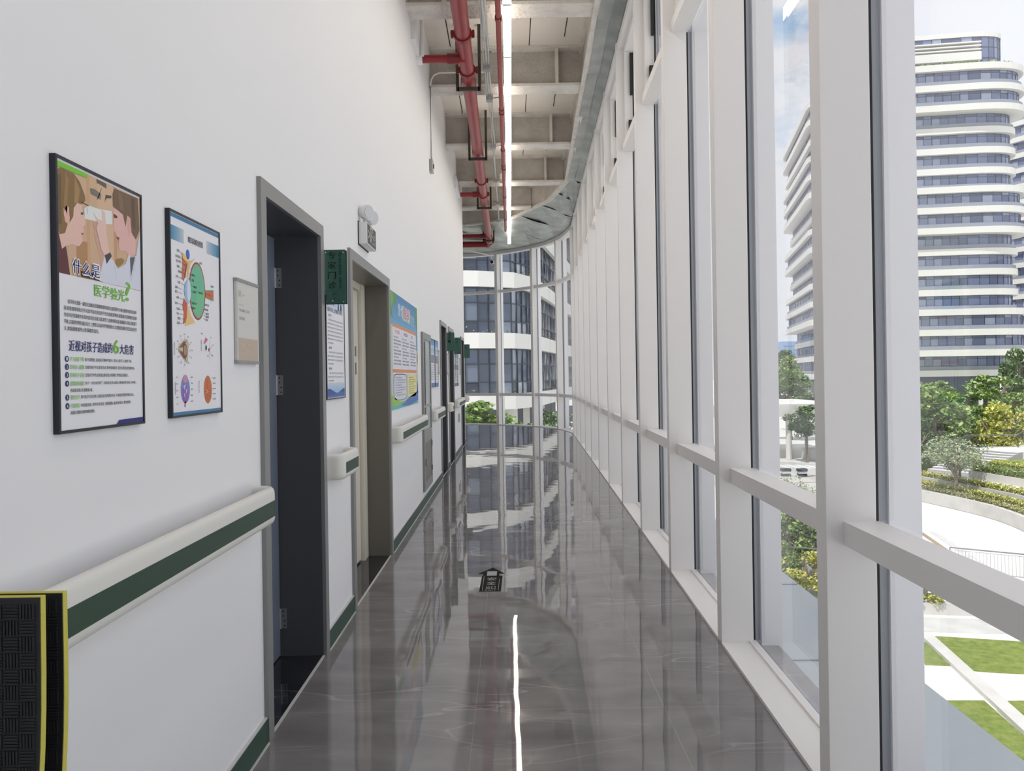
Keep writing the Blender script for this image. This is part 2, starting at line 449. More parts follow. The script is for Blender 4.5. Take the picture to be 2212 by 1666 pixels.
for y in (-1.2, 1.0, 3.3, 5.6, 7.86, 10.04, 12.55, 14.95, 17.15):
    x1 = edge_x(y) + 0.03; x0 = -1.0 if y < 16.7 else -6
    mb = MB()
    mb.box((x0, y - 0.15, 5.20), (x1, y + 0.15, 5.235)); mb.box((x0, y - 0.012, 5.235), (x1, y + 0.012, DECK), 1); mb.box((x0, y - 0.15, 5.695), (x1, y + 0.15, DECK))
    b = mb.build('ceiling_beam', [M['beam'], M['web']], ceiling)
    k = 3 if y < 16 else 6
    for i in range(k):
        sx = x0 + (x1 - x0) * (i + 0.62) / (k + 0.15)
        mb = MB(); mb.box((sx - 0.02, y - 0.13, 5.235), (sx + 0.02, y + 0.13, 5.695)); mb.build('stiffener', M['beam'], b)
# soffit sheets: pairs of (edge, wall)
mb = None
wallpts = [(p, q) for p, q in zip(PATH, PN)]
outer_edge = [(p[0] + q.x * 0.10, p[1] + q.y * 0.10) for p, q in zip(EDGE, EN)]


def along(poly, t):
    L = [math.dist(a, b) for a, b in zip(poly, poly[1:])]; s = t * sum(L)
    for a, b, q in zip(poly, poly[1:], L):
        if s <= q: return (a[0] + (b[0] - a[0]) * s / q, a[1] + (b[1] - a[1]) * s / q)
        s -= q
    return poly[-1]


straightW = [(0.985 + 0.0282 * y + 0.01, y) for y in (-1.8, 14.7)]
straightE = [outer_edge[0], outer_edge[7]]
curvW = [(0.985 + 0.0282 * 14.7 + 0.01, 14.7), (STA[-1][0], STA[-1][1])] + [p for s in SEGS[len(STA) - 1:] for p in s[1:]]
curvE = outer_edge[7:]
NS = 11
for row, (s0, s1, zz0, zz1, ph) in enumerate(((-0.18, 0.46, 5.172, 5.178, 0.5), (0.40, 1.0, 5.188, 5.142, 0.0))):
    for i in range(NS + (row == 0)):
        a0, a1 = max(0, (i - ph) / NS), min((i + 1 - ph) / NS + 0.004, 1); j0, j1 = random.uniform(-0.06, 0.05), random.uniform(-0.06, 0.05)
        q = []
        for a_, j in ((a0, j0), (a1, j1)):
            e, w_ = along(straightE, a_), along(straightW, a_)
            q.append([(e[0] + (w_[0] - e[0]) * (t_ + (j if t_ < 0.99 else 0)), e[1]) for t_ in (s0, s1)])
        dz = random.uniform(0, 0.016); th = 0.004
        top = [(*q[0][0], zz0 + dz), (*q[0][1], zz1 + (dz if row == 0 else 0)), (*q[1][1], zz1), (*q[1][0], zz0)]
        mb = MB(); mb.add(top + [(x, y, z + th) for x, y, z in top], [(0, 1, 2, 3), (7, 6, 5, 4), (0, 4, 5, 1), (1, 5, 6, 2), (2, 6, 7, 3), (3, 7, 4, 0)])
        mb.build('soffit_panel', M['galv'], ceiling)
NC = 9
for i in range(NC):
    a0, a1 = i / NC, min((i + 1) / NC + 0.004, 1)
    mb = MB(); vs = []; K, R = 4, 5
    for r in range(R + 1):
        for k in range(K + 1):
            t = a0 + (a1 - a0) * k / K; e = along(curvE, t); w = along(curvW, t); s = r / R
            vs.append((e[0] + (w[0] - e[0]) * s, e[1] + (w[1] - e[1]) * s, 5.215 - 0.07 * s + (random.uniform(-0.035, 0.03) if 0 < r < R else 0) + 0.004 * (i % 2)))
    mb.add(vs, [(r * (K + 1) + k, r * (K + 1) + k + 1, (r + 1) * (K + 1) + k + 1, (r + 1) * (K + 1) + k) for r in range(R) for k in range(K)])
    o = mb.build('soffit_panel', M['galv'], ceiling, recalc=False)
    md = o.modifiers.new('thickness', 'SOLIDIFY'); md.thickness = 0.004; md.offset = 1

# left wall with door openings
DOORS = [(3.04, 4.06), (4.73, 6.28), (10.85, 11.85), (12.28, 13.36), (15.30, 16.30)]
mb = MB(); y = -1.8
for a, b in DOORS:
    mb.box((-1.27, y, -0.3), (-1.0, a + 0.03, DECK)); mb.box((-1.27, a + 0.03, 2.24), (-1.0, b - 0.03, DECK)); y = b - 0.03
mb.box((-1.27, y, -0.3), (-1.0, 16.68, DECK))
tag(mb.build('wall_left', M['wall']), 'plain white painted wall with the doors, left side', 'wall', kind='structure')
mb = MB(); mb.box((-6.0, 16.45, -0.3), (-1.27, 16.68, DECK)); tag(mb.build('wall_corner', M['wall']), 'white wall turning left at the far corner', 'wall', kind='structure')
mb = MB(); mb.box((-6.2, 16.45, -0.3), (-6.0, 23.8, DECK)); tag(mb.build('wall_side', M['wall']), 'white wall closing the turned corridor', 'wall', kind='structure')
mb = MB(); mb.box((-1.27, -2.0, -0.3), (STA[0][0] + 0.3, -1.8, DECK)); tag(mb.build('wall_rear', M['wall']), 'white wall behind the camera', 'wall', kind='structure')
# wall strips under the ceiling next to the pipe branches
for i, (y0, y1, zb) in enumerate(((8.06, 8.62, 5.02), (14.3, 15.1, 4.98))):
    mb = MB(); mb.box((-1.0, y0, zb), (-0.955, y1, DECK - 0.53 if False else 5.2)); mb.tube([(-0.93, y1 - 0.12, zb), (-0.93, y1 - 0.12, 5.7)], 0.022, 10)
    tag(mb.build('trim_%d' % (i + 1), M['wall'], bevel=0), ['white boxed wall pier beside the nearest red branch pipe', 'white boxed wall pier beside the second red branch pipe'][i], 'trim', kind='structure')
segs = [(-1.8, 3.04), (4.06, 4.73), (6.28, 10.85), (11.85, 12.28), (13.36, 15.30), (16.30, 16.69)]
wh = ['along the near wall', 'between the first two doors', 'below the hydrant cabinet', 'between the third and fourth doors', 'before the last door', 'beyond the last door']
for (a, b), w in zip(segs, wh):
    mb = MB(); mb.box((-1.0, a, 0.0), (-0.986, b, 0.10)); mb.box((-1.0, a, 0.10), (-0.988, b, 0.106), 1); mb.box((-1.0, a, 0.0), (-0.98, b, 0.006), 1)
    tag(mb.build('baseboard_left', [M['green_base'], M['bead']]), 'dark green vinyl baseboard ' + w, 'baseboard', kind='structure')

# window bays
ordn = ['first', 'second', 'third', 'fourth', 'fifth', 'sixth', 'seventh', 'eighth', 'ninth', 'tenth', 'eleventh', 'twelfth', 'thirteenth', 'fourteenth']
for i, s in enumerate(SEGS):
    prev = SEGS[i - 1][-2] if i else None; nxt = SEGS[i + 1][1] if i + 1 < len(SEGS) else None
    nr = normals(s, prev, nxt)
    curved = len(s) > 2
    lab = ('curved floor to ceiling window bay at the far end, %s from the straight window wall' % ordn[i - len(STA) + 1]) if curved else ('tall white framed window bay behind the camera, %s from the rear wall' % ordn[i]) if i < 2 else ('tall white framed window bay, %s from the camera along the window wall' % ordn[i - 2])
    w = thing('window_%d' % (i + 1), (s[-1][0], s[-1][1], 0), lab, 'window', kind='structure')
    e = Vector(s[-1]); q = nr[-1]; t = Vector((-q.y, q.x)); hw = 0.045

    def post(o0, o1, half, z0, z1):
        m_ = MB(); a = e + q * o0 - t * half
        m_.obox((a.x, a.y, z0), (q.x * (o1 - o0), q.y * (o1 - o0), 0), (t.x * 2 * half, t.y * 2 * half, 0), (0, 0, z1 - z0)); return m_
    post(0, 0.168, hw, 0.0, TOPZ).build('mullion', M['frame_white'], w, bevel=0.003)
    post(0.168, 0.180, 0.036, 0.0, TOPZ).build('gasket', M['gasket'], w)
    post(0.180, 0.212, 0.033, 0.0, TOPZ).build('glazing_profile', M['profile'], w)
    post(0.211, 0.320, hw, -0.25, 5.9).build('outer_fin', M['fin'], w)
    m_ = MB(); strip(m_, s, nr, 0.0, 0.182, -0.02, 0.016); strip(m_, s, nr, 0.145, 0.182, 0.016, 0.026); m_.build('sill', M['frame_white'], w)
    m_ = MB(); strip(m_, s, nr, 0.06, 0.182, 0.86, 0.94); m_.build('transom', M['frame_white'], w)
    m_ = MB(); strip(m_, s, nr, 0.06, 0.182, 3.92, 4.00); m_.build('transom', M['frame_white'], w)
    m_ = MB(); strip(m_, s, nr, 0.015, 0.182, TOPZ - 0.08, TOPZ + 0.02); m_.build('header', M['frame_white'], w)
    for z0, z1 in ((0.026, 0.90), (0.90, 3.96), (3.96, TOPZ)):
        m_ = MB(); strip(m_, s, nr, 0.187, 0.199, z0, z1); m_.build('pane', M['glass'], w)
    if not curved:
        a = Vector(s[0]); d = (Vector(s[1]) - a); L = d.length; d.normalize(); qq = nr[0]

        def bar(l0, l1, z0, z1, o0=0.085, o1=0.178):
            m2 = MB(); p = a + d * l0 + qq * o0
            m2.obox((p.x, p.y, z0), (qq.x * (o1 - o0), qq.y * (o1 - o0), 0), (d.x * (l1 - l0), d.y * (l1 - l0), 0), (0, 0, z1 - z0)); return m2
        sf = MB()
        for args in ((0.045, 0.10, 4.0, 5.05), (L - 0.10, L - 0.045, 4.0, 5.05), (0.10, L - 0.10, 4.0, 4.05), (0.10, L - 0.10, 5.0, 5.05)):
            b_ = bar(*args); sf.add(b_.v, b_.f)
        sf.build('sash_frame', M['frame_white'], w)
        if i % 2 == 0 or i > 4:
            st = MB()
            for args in ((L - 0.135, L - 0.105, 4.52, 4.98, 0.14, 0.178), (L - 0.135, L - 0.105, 4.12, 4.24, 0.12, 0.178), (L - 0.135, L - 0.12, 4.12, 4.98, 0.165, 0.178)):
                b_ = bar(*args); st.add(b_.v, b_.f)
            st.build('window_stay', M['black'], w)
# slab edge below the curtain wall and the metal ledge outside
mb = MB(); strip(mb, PATH, PN, 0.183, 0.93, -0.16, -0.10)
for i in range(0, len(PATH) - 1):
    a = Vector(PATH[i]); q = PN[i]
    mb.obox((a.x + q.x * 0.24, a.y + q.y * 0.24, -0.1), (q.x * 0.68, q.y * 0.68, 0), (0, 0.012, 0), (0, 0, 0.004), 1)
ledge = tag(mb.build('trim_3', [M['ledge'], M['bandgrey']]), 'pale metal ledge running outside below the windows', 'ledge', kind='structure')
mb = MB(); mb.prism([(-10, -1.8), (STA[0][0] + 0.2, -1.8)] + [(p[0] + q.x * 0.30, p[1] + q.y * 0.30) for p, q in zip(PATH, PN)] + [(-10, 23.8)], -7.5, -0.3)
tag(mb.build('wall_lower', M['bandwhite']), 'white storey of the building below the corridor', 'wall', kind='structure')


# ---------------------------------------------------------------- doors
def door(num, y0, y1, label, kind):
    lin = {'dark': M['door_dark'], 'tan': M['door_tan']}['tan' if kind == 'cream' else 'dark']
    d = thing('door_%d' % num, (-1.0, (y0 + y1) / 2, 0), label, 'door', kind='structure')
    tw = 0.065; H = 2.26; pr = 0.018
    mb = MB()
    mb.box((-1.0, y0, 0), (-1 + pr, y0 + tw, H)); mb.box((-1.0, y1 - tw, 0), (-1 + pr, y1, H)); mb.box((-1.0, y0 + tw, H - tw), (-1 + pr, y1 - tw, H))
    mb.build('frame', M['door_trim'], d)
    mb = MB(); dep = -1.27 if kind != 'cream' else -1.185
    mb.box((dep, y0 + 0.03, 0), (-1.0, y0 + tw, H - 0.02)); mb.box((dep, y1 - tw, 0), (-1.0, y1 - 0.03, H - 0.02)); mb.box((dep, y0 + tw, H - tw), (-1.0, y1 - tw, H - 0.02))
    if kind != 'cream': mb.box((-1.27, y1 - tw - 0.012, 0), (-1.195, y1 - tw, H - tw)) if False else None
    mb.build('lining', lin, d)
    mb = MB(); mb.box((-1.27, y0 + 0.03, -0.04), (-1.0, y1 - 0.03, 0.003)); mb.build('threshold', M['threshold'], d)
    mb = MB(); mb.box((-1.004, y0 + tw, -0.01), (-0.992, y1 - tw, 0.004)); mb.build('threshold_strip', M['bead'], d)
    if kind == 'cream':
        mb = MB(); mb.box((-1.27, y0 + tw, 0), (-1.185, y0 + tw + 0.05, H - tw)); mb.box((-1.27, y1 - tw - 0.16, 0), (-1.175, y1 - tw - 0.012, H - tw)); mb.box((-1.27, y0 + tw, H - tw - 0.05), (-1.185, y1 - tw, H - tw))
        mb.build('inner_frame', M['cream'], d)
        mb = MB(); mb.box((-1.25, y0 + tw + 0.05, 0.02), (-1.205, y1 - tw - 0.17, H - tw - 0.06)); lf = mb.build('leaf', M['cream'], d)
        mb = MB(); mb.box((-1.205, y1 - 0.36, 1.62), (-1.203, y1 - 0.31, 1.70)); mb.box((-1.205, y1 - 0.36, 1.48), (-1.203, y1 - 0.31, 1.57)); mb.build('room_label', M['hinge'], lf)
        sh = Sheet((-1.204, y1 - 0.66, 1.26), (0, 0.20, 0), (0, 0, 0.42), (1, 0, 0))
        sh.rect(0, 0, 1, 1, ink(225, 228, 232), 0); sh.rect(0, 0.84, 1, 1, ink(60, 130, 180), 1); sh.rect(0, 0, 1, 0.06, ink(60, 130, 180), 1)
        sh.rect(0.12, 0.87, 0.8, 0.96, ink(225, 200, 50), 2); sh.text('通知', 0.2, 0.88, ink(30, 40, 60), 0.5, 0.06, 3)
        for k in range(4): sh.text('温馨提示', 0.15, 0.7 - 0.17 * k, ink(150, 165, 180), 0.6, 0.03, 3)
        o = sh.build('door_notice', lf)
    else:
        mb = MB(); mb.box((-1.262, y0 + tw + 0.005, 0.012), (-1.222, y1 - tw - 0.012, H - tw - 0.01)); lf = mb.build('leaf', M['door_leaf'], d)
        mb = MB(); mb.box((-1.222, y0 + 0.14, 0.92), (-1.214, y0 + 0.18, 1.12)); mb.tube([(-1.21, y0 + 0.16, 1.04), (-1.185, y0 + 0.16, 1.04), (-1.18, y0 + 0.27, 1.04)], 0.009, 8); mb.build('door_handle', M['hinge'], lf)
        if num == 1:
            for z in (0.20, 1.42, 1.98):
                mb = MB(); yy = y1 - tw
                mb.box((-1.222, yy - 0.004, z - 0.052), (-1.190, yy, z + 0.052)); mb.tube([(-1.222, yy - 0.008, z - 0.052), (-1.222, yy - 0.008, z + 0.052)], 0.006, 8)
                for dz in (-0.038, -0.013, 0.013, 0.038): mb.lathe((-1.2 - 0.008 * (dz > 0), yy - 0.0045, z + dz), (0, 1, 0), [(0, 0.004), (0.001, 0.004)], 8, 1)
                mb.build('hinge', [M['hinge'], M['black']], d)
    return d


door(1, *DOORS[0], 'nearest doorway with a deep dark grey steel frame and three hinges', 'dark')
door(2, *DOORS[1], 'wide doorway with a cream door and warm grey frame', 'cream')
door(3, *DOORS[2], 'grey framed doorway just past the two blue and white posters', 'dark')
door(4, *DOORS[3], 'grey framed doorway behind the second green sign', 'dark')
door(5, *DOORS[4], 'last dark doorway next to the wall corner', 'dark')


# ---------------------------------------------------------------- handrails
def handrail(y0, y1, label):
    t = thing('handrail', (-1.0, (y0 + y1) / 2, 0.9), label, 'handrail', 'white and green wall handrails')
    r = 0.045; xf = -0.925; path = [(-1.0, y0)]
    for k in range(7):
        a = math.pi / 2 * k / 6; path.append((xf - r + r * math.sin(a), y0 + 0.0 + r - r * math.cos(a)))
    for k in range(7):
        a = math.pi / 2 * k / 6; path.append((xf - r + r * math.cos(a), y1 - r + r * math.sin(a)))
    path.append((-1.0, y1))
    sec = []
    hh, tt, rc = 0.07, 0.017, 0.016
    for cx, cz, a0 in ((tt - rc + 0.001, hh - rc * 1.6, 0), (-tt + rc - 0.001, hh - rc * 1.6, 90), (-tt + rc - 0.001, -hh + rc * 1.6, 180), (tt - rc + 0.001, -hh + rc * 1.6, 270)):
        for k in range(5):
            a = math.radians(a0 + 22.5 * k); sec.append((cx + rc * math.cos(a), cz + rc * 1.6 * math.sin(a)))
    vs, fs = [], []; S_ = len(sec)
    nn = normals(path)
    for p, q in zip(path, nn):
        for sx, sz in sec: vs.append((p[0] + q.x * sx, p[1] + q.y * sx, 0.97 + sz))
    for i in range(len(path) - 1):
        for j in range(S_): fs.append((i * S_ + j, i * S_ + (j + 1) % S_, (i + 1) * S_ + (j + 1) % S_, (i + 1) * S_ + j))
    fs += [tuple(range(S_)), tuple((len(path) - 1) * S_ + j for j in range(S_))[::-1]]
    mb = MB(); mb.add(vs, fs); mb.build('rail', M['railbody'], t, smooth=True)
    xs = xf + tt
    mb = MB(); mb.box((xs - 0.006, y0 + (0.05 if y1 - y0 > 0.3 else 0.06), 0.93), (xs + 0.0025, y1 - 0.035, 0.99)); mb.build('stripe', M['green'], t)
    for yy in ([y0 + 0.4 + 0.8 * k for k in range(int((y1 - y0) / 0.8))] or [(y0 + y1) / 2]): mb = MB(); mb.box((-1.0, yy - 0.02, 0.94), (xf - 0.01, yy + 0.02, 1.0)); mb.build('bracket', M['railbody'], t)
    return t


for a, b, w in ((1.22, 2.95, 'long white handrail with a green stripe running up to the dark grey doorway'), (4.13, 4.55, 'short white handrail with a green stripe between the first and second doors'),
                (6.36, 8.36, 'white and green handrail below the large colourful poster'), (9.45, 10.62, 'white and green handrail past the hydrant cabinet'),
                (11.93, 12.22, 'stubby white handrail bumper between the third and fourth doors'), (13.42, 15.22, 'white and green handrail above the light switch'),
                (16.36, 16.64, 'small white handrail end piece at the far wall corner')):
    handrail(a, b, w)


# ---------------------------------------------------------------- framed posters
def framed(y0, y1, z0, z1, label, name='wall_poster', group=None, depth=0.014, fr=0.007):
    t = thing(name, (-1.0, (y0 + y1) / 2, z0), label, 'poster', group)
    xf = -1.0 + depth
    mb = MB(); mb.box((-1.0, y0, z0), (xf, y0 + fr, z1)); mb.box((-1.0, y1 - fr, z0), (xf, y1, z1)); mb.box((-1.0, y0 + fr, z0), (xf, y1 - fr, z0 + fr)); mb.box((-1.0, y0 + fr, z1 - fr), (xf, y1 - fr, z1))
    mb.build('frame', M['pframe'], t)
    mb = MB(); mb.box((-0.998, y0 + fr, z0 + fr), (xf - 0.003, y1 - fr, z1 - fr)); mb.build('sheet', M['paper'], t)
    return t, xf - 0.003


def mixc(a, b, t): return tuple(int(x + (y - x) * t) for x, y in zip(a, b))


# poster 1: eye test
t, xf = framed(1.667, 2.058, 1.337, 1.952, 'large dark framed poster with a photo of a boy having an eye test')
s = Sheet((xf, 1.665, 1.337), (0, 0.413, 0), (0, 0, 0.613), (1, 0, 0))
s.rect(0.022, 0.58, 0.932, 0.984, ink(206, 172, 140), 0)
for (u0, u1, c) in ((0.022, 0.12, (196, 165, 140)), (0.20, 0.31, (178, 132, 90)), (0.31, 0.34, (205, 160, 120)), (0.42, 0.60, (214, 178, 148)), (0.60, 0.64, (198, 150, 110))): s.rect(u0, 0.58, u1, 0.984 if u0 > 0.3 else 0.72, ink(*c), 1)
P = dict(
    boy_shirt=[(0.022, 0.735), (0.035, 0.716), (0.061, 0.668), (0.097, 0.683), (0.112, 0.647), (0.133, 0.58), (0.022, 0.58)],
    boy_face=[(0.177, 0.833), (0.211, 0.857), (0.254, 0.857), (0.27, 0.83), (0.287, 0.817), (0.294, 0.788), (0.268, 0.775), (0.275, 0.753), (0.258, 0.741), (0.261, 0.718), (0.221, 0.694), (0.154, 0.696), (0.097, 0.683), (0.061, 0.668), (0.035, 0.716), (0.091, 0.729), (0.116, 0.764), (0.141, 0.777), (0.171, 0.8)],
    boy_hair=[(0.022, 0.948), (0.06, 0.962), (0.182, 0.962), (0.24, 0.94), (0.29, 0.896), (0.294, 0.877), (0.254, 0.857), (0.211, 0.857), (0.177, 0.833), (0.171, 0.8), (0.141, 0.777), (0.135, 0.833), (0.103, 0.831), (0.078, 0.815), (0.081, 0.775), (0.116, 0.764), (0.091, 0.729), (0.043, 0.719), (0.022, 0.731)],
    ear=[(0.103, 0.831), (0.127, 0.826), (0.138, 0.789), (0.12, 0.765), (0.092, 0.77), (0.078, 0.8)],
    armback=[(0.367, 0.808), (0.422, 0.808), (0.402, 0.779), (0.429, 0.748), (0.473, 0.685), (0.452, 0.639), (0.418, 0.713), (0.387, 0.743), (0.384, 0.783)],
    coat=[(0.493, 0.687), (0.452, 0.639), (0.431, 0.583), (0.488, 0.58), (0.929, 0.582), (0.931, 0.858), (0.92, 0.827), (0.87, 0.727), (0.802, 0.713), (0.781, 0.729), (0.736, 0.68), (0.64, 0.65), (0.596, 0.677), (0.551, 0.687)],
    device=[(0.279, 0.845), (0.324, 0.865), (0.425, 0.866), (0.579, 0.879), (0.582, 0.826), (0.508, 0.817), (0.413, 0.814), (0.286, 0.807)],
    hand=[(0.368, 0.845), (0.423, 0.825), (0.47, 0.825), (0.462, 0.868), (0.5, 0.864), (0.512, 0.81), (0.516, 0.773), (0.542, 0.707), (0.493, 0.687), (0.455, 0.707), (0.42, 0.761), (0.403, 0.786), (0.422, 0.808)],
    watch=[(0.493, 0.691), (0.552, 0.708), (0.571, 0.696), (0.511, 0.658)],
    whair=[(0.619, 0.978), (0.905, 0.982), (0.913, 0.92), (0.921, 0.846), (0.873, 0.798), (0.818, 0.821), (0.805, 0.882), (0.767, 0.888), (0.743, 0.837), (0.713, 0.884), (0.641, 0.895), (0.595, 0.902), (0.593, 0.951)],
    wface=[(0.595, 0.895), (0.641, 0.895), (0.713, 0.884), (0.743, 0.837), (0.767, 0.888), (0.805, 0.882), (0.818, 0.821), (0.873, 0.798), (0.859, 0.73), (0.792, 0.719), (0.728, 0.734), (0.664, 0.727), (0.655, 0.747), (0.661, 0.776), (0.636, 0.78), (0.626, 0.793), (0.596, 0.804), (0.603, 0.847)],
    wshirt=[(0.791, 0.712), (0.858, 0.722), (0.798, 0.628)],
    plant=[(0.621, 0.687), (0.684, 0.7), (0.726, 0.694), (0.704, 0.677), (0.651, 0.658), (0.61, 0.668)],
    thing1=[(0.345, 0.934), (0.391, 0.939), (0.465, 0.93), (0.454, 0.905), (0.408, 0.911), (0.353, 0.912)],
    thing2=[(0.415, 0.982), (0.525, 0.981), (0.524, 0.961), (0.466, 0.965), (0.419, 0.967)],
    thing3=[(0.513, 0.935), (0.582, 0.942), (0.577, 0.931), (0.522, 0.922), (0.502, 0.902)],
    desk=[(0.235, 0.605), (0.34, 0.608), (0.45, 0.588), (0.459, 0.581), (0.242, 0.583)])
for k, c, ly in (('plant', (150, 120, 70), 2), ('thing1', (120, 112, 100), 2), ('thing2', (95, 85, 75), 2), ('thing3', (80, 66, 50), 2), ('desk', (70, 55, 45), 2), ('armback', (205, 160, 142), 2), ('boy_shirt', (92, 42, 44), 2),
                 ('boy_face', (228, 188, 175), 3), ('boy_hair', (130, 102, 60), 4), ('ear', (226, 178, 165), 5), ('wface', (226, 178, 172), 3), ('whair', (112, 88, 66), 4), ('coat', (214, 218, 232), 4), ('device', (225, 228, 226), 4), ('hand', (228, 192, 180), 5), ('watch', (60, 58, 62), 6), ('wshirt', (88, 90, 102), 5)):
    s.poly(P[k], ink(*c), ly)
for q, c in ((((0.10, 0.955), (0.13, 0.93), (0.11, 0.80), (0.08, 0.83)), (150, 118, 72)), (((0.19, 0.95), (0.24, 0.91), (0.22, 0.86), (0.18, 0.85)), (160, 128, 80)), (((0.03, 0.93), (0.06, 0.94), (0.06, 0.76), (0.03, 0.75)), (108, 84, 48)),
              (((0.66, 0.97), (0.70, 0.965), (0.72, 0.90), (0.67, 0.90)), (128, 102, 78)), (((0.82, 0.97), (0.86, 0.97), (0.87, 0.84), (0.83, 0.85)), (92, 70, 52))): s.poly(q, ink(*c), 5)
s.poly([(0.767, 0.888), (0.805, 0.882), (0.81, 0.83), (0.785, 0.80), (0.765, 0.84)], ink(222, 168, 160), 5)     # ear
s.poly([(0.626, 0.781), (0.667, 0.783), (0.656, 0.769)], ink(150, 60, 66), 5); s.poly([(0.241, 0.747), (0.271, 0.752), (0.258, 0.741)], ink(170, 84, 84), 5)
s.poly([(0.60, 0.872), (0.645, 0.868), (0.64, 0.858), (0.605, 0.856)], ink(80, 60, 60), 5); s.poly([(0.245, 0.826), (0.27, 0.83), (0.268, 0.82), (0.245, 0.818)], ink(90, 70, 66), 5)
s.line((0.25, 0.868), (0.33, 0.862), 0.002, ink(60, 60, 62), 6); s.line((0.42, 0.90), (0.47, 0.955), 0.003, ink(150, 110, 80), 2); s.line((0.31, 0.855), (0.31, 0.83), 0.0015, ink(120, 125, 130), 5)
s.line((0.87, 0.72), (0.80, 0.61), 0.0015, ink(180, 186, 205), 5); s.line((0.60, 0.66), (0.62, 0.60), 0.0015, ink(186, 190, 208), 5)
s.poly([(0.022, 0.982), (0.32, 0.984), (0.311, 0.967), (0.022, 0.962)], ink(116, 196, 44), 6)
s.text('什么是', 0.152, 0.588, ink(235, 236, 245), 0.285, 0.058, 7, 0.075); s.text('什么是', 0.155, 0.591, ink(14, 18, 100), 0.275, 0.052, 8, 0.03)
s.text('医学验光', 0.373, 0.519, ink(110, 186, 52), 0.345, 0.049, 6, 0.03); s.text('?', 0.728, 0.525, ink(110, 186, 52), 0.062, 0.08, 6, 0.01)
K = ink(20, 20, 24)
body = ['医学验光是配一副验光准确,舒适健康眼镜的前提,也是配镜作为视光重要内容的直接体', '现,和普通常规验光不同,医学验光的目的不仅仅是看清物体,更重要的是眼睛的协调', '作用并达到保健作用,其内容包括:验度光度,调节力,双眼单视功能,辐辏集合功能,双眼调节', '平衡,主视眼的辨别,最后综合上述情况出具科学的配镜处方,达到配镜清晰,舒适且能保持持', '久,发展缓慢或停止和保健的目的。']
for k, b in enumerate(body): s.text(b, 0.109 if k == 0 else 0.069, 0.473 - 0.0247 * k, K, (0.755 if k == 0 else 0.795) if k < 4 else 0.345, 0.0165, 6, 0.012)
s.text('近视对孩子造成的', 0.111, 0.300, ink(16, 20, 104), 0.452, 0.041, 6, 0.028); s.text('6', 0.575, 0.300, ink(110, 186, 52), 0.062, 0.056, 6, 0.03); s.text('大危害', 0.648, 0.299, ink(16, 20, 104), 0.172, 0.041, 6, 0.028)
rows = [(0.271, '1', '学习成绩下降', '看不清黑板, 造成孩子精神不集中, 没有心思学习, 成绩下降。', 0.53), (0.242, '2', '影响身心健康', '近视的孩子不太喜欢活动, 影响身体发育, 因为近视造成性格内向。', 0.565),
        (0.212, '3', '影响孩子前途', '近视对升学专业和就业都有很大的限制, 梦想因近视破灭。', 0.485), (0.181, '4', '度数越来越高', '孩子一旦形成近视了, 身高每长高10厘米, 眼轴就增1毫米 (300度)。', 0.585),
        (0.130, '5', '遗传后代', '现代医学已经证明, 近视对后代的遗传关系, 中高度近视遗传超过50%。', 0.60), (0.099, '6', '可能致盲', '中高度近视, 常伴有并发症, 如视网脉, 晶状体混浊, 黄斑病等。', 0.56)]
for v, nu, a, b, wd in rows:
    s.ell(0.089, v, 0.0165, 0.0112, ink(18, 22, 96), 6, 20); s.text(nu, 0.083, v - 0.006, ink(235, 235, 245), 0.010, 0.012, 7, 0.02)
    gw = 0.137 if len(a) > 4 else 0.09
    s.text(a, 0.117, v - 0.0085, ink(118, 188, 66), gw, 0.017, 6, 0.014); s.text(b, 0.127 + gw, v - 0.007, K, wd, 0.0135, 6, 0.01)
s.text('也就是说每3天度数涨1度。', 0.117, 0.149, K, 0.225, 0.0135, 6, 0.01); s.text('高度近视致盲案例越来越多。', 0.118, 0.067, K, 0.245, 0.0135, 6, 0.01)
s.poly([(0.60, 0.012), (0.932, 0.012), (0.932, 0.030), (0.632, 0.028)], ink(22, 32, 120), 6)
s.build('print', t)

# poster 2: anatomy of the eyeball
t, xf = framed(2.224, 2.612, 1.341, 1.955, 'framed chart of the eyeball anatomy with a big green eye')
s = Sheet((xf, 2.235, 1.341), (0, 0.415, 0), (0, 0, 0.62), (1, 0, 0))
s.rect(-0.006, 0.957, 0.886, 0.976, ink(52, 120, 165), 0); s.rect(-0.006, 0.012, 0.886, 0.026, ink(52, 120, 165), 0)
for k in range(8):
    c = mixc((62, 134, 174), (205, 205, 216), k / 8); s.rect(-0.006 + 0.028 * k, 0.849, 0.0225 + 0.028 * k, 0.918, ink(*c), 0); s.rect(0.857 - 0.031 * k, 0.847, 0.886 - 0.031 * k, 0.914, ink(*c), 0)
s.text('眼球解剖图', 0.292, 0.864, K, 0.268, 0.032, 4, 0.02)
s.ell(0.285, 0.804, 0.032, 0.024, ink(44, 104, 196), 2)
s.poly([(0.179, 0.801), (0.286, 0.778), (0.279, 0.756), (0.258, 0.72), (0.207, 0.664), (0.172, 0.675), (0.188, 0.748)], ink(196, 108, 74), 1)
s.poly([(0.179, 0.806), (0.29, 0.785), (0.286, 0.76), (0.2, 0.775)], ink(228, 196, 130), 2)
s.poly([(0.286, 0.778), (0.335, 0.775), (0.42, 0.80), (0.33, 0.76), (0.294, 0.703), (0.275, 0.684), (0.257, 0.686)], ink(226, 184, 130), 1)
s.poly([(0.25, 0.755), (0.262, 0.752), (0.232, 0.682), (0.218, 0.684)], ink(120, 60, 56), 3)
s.poly([(0.203, 0.582), (0.262, 0.559), (0.295, 0.499), (0.283, 0.495), (0.318, 0.469), (0.184, 0.456), (0.199, 0.511), (0.177, 0.543)], ink(196, 92, 66), 1)
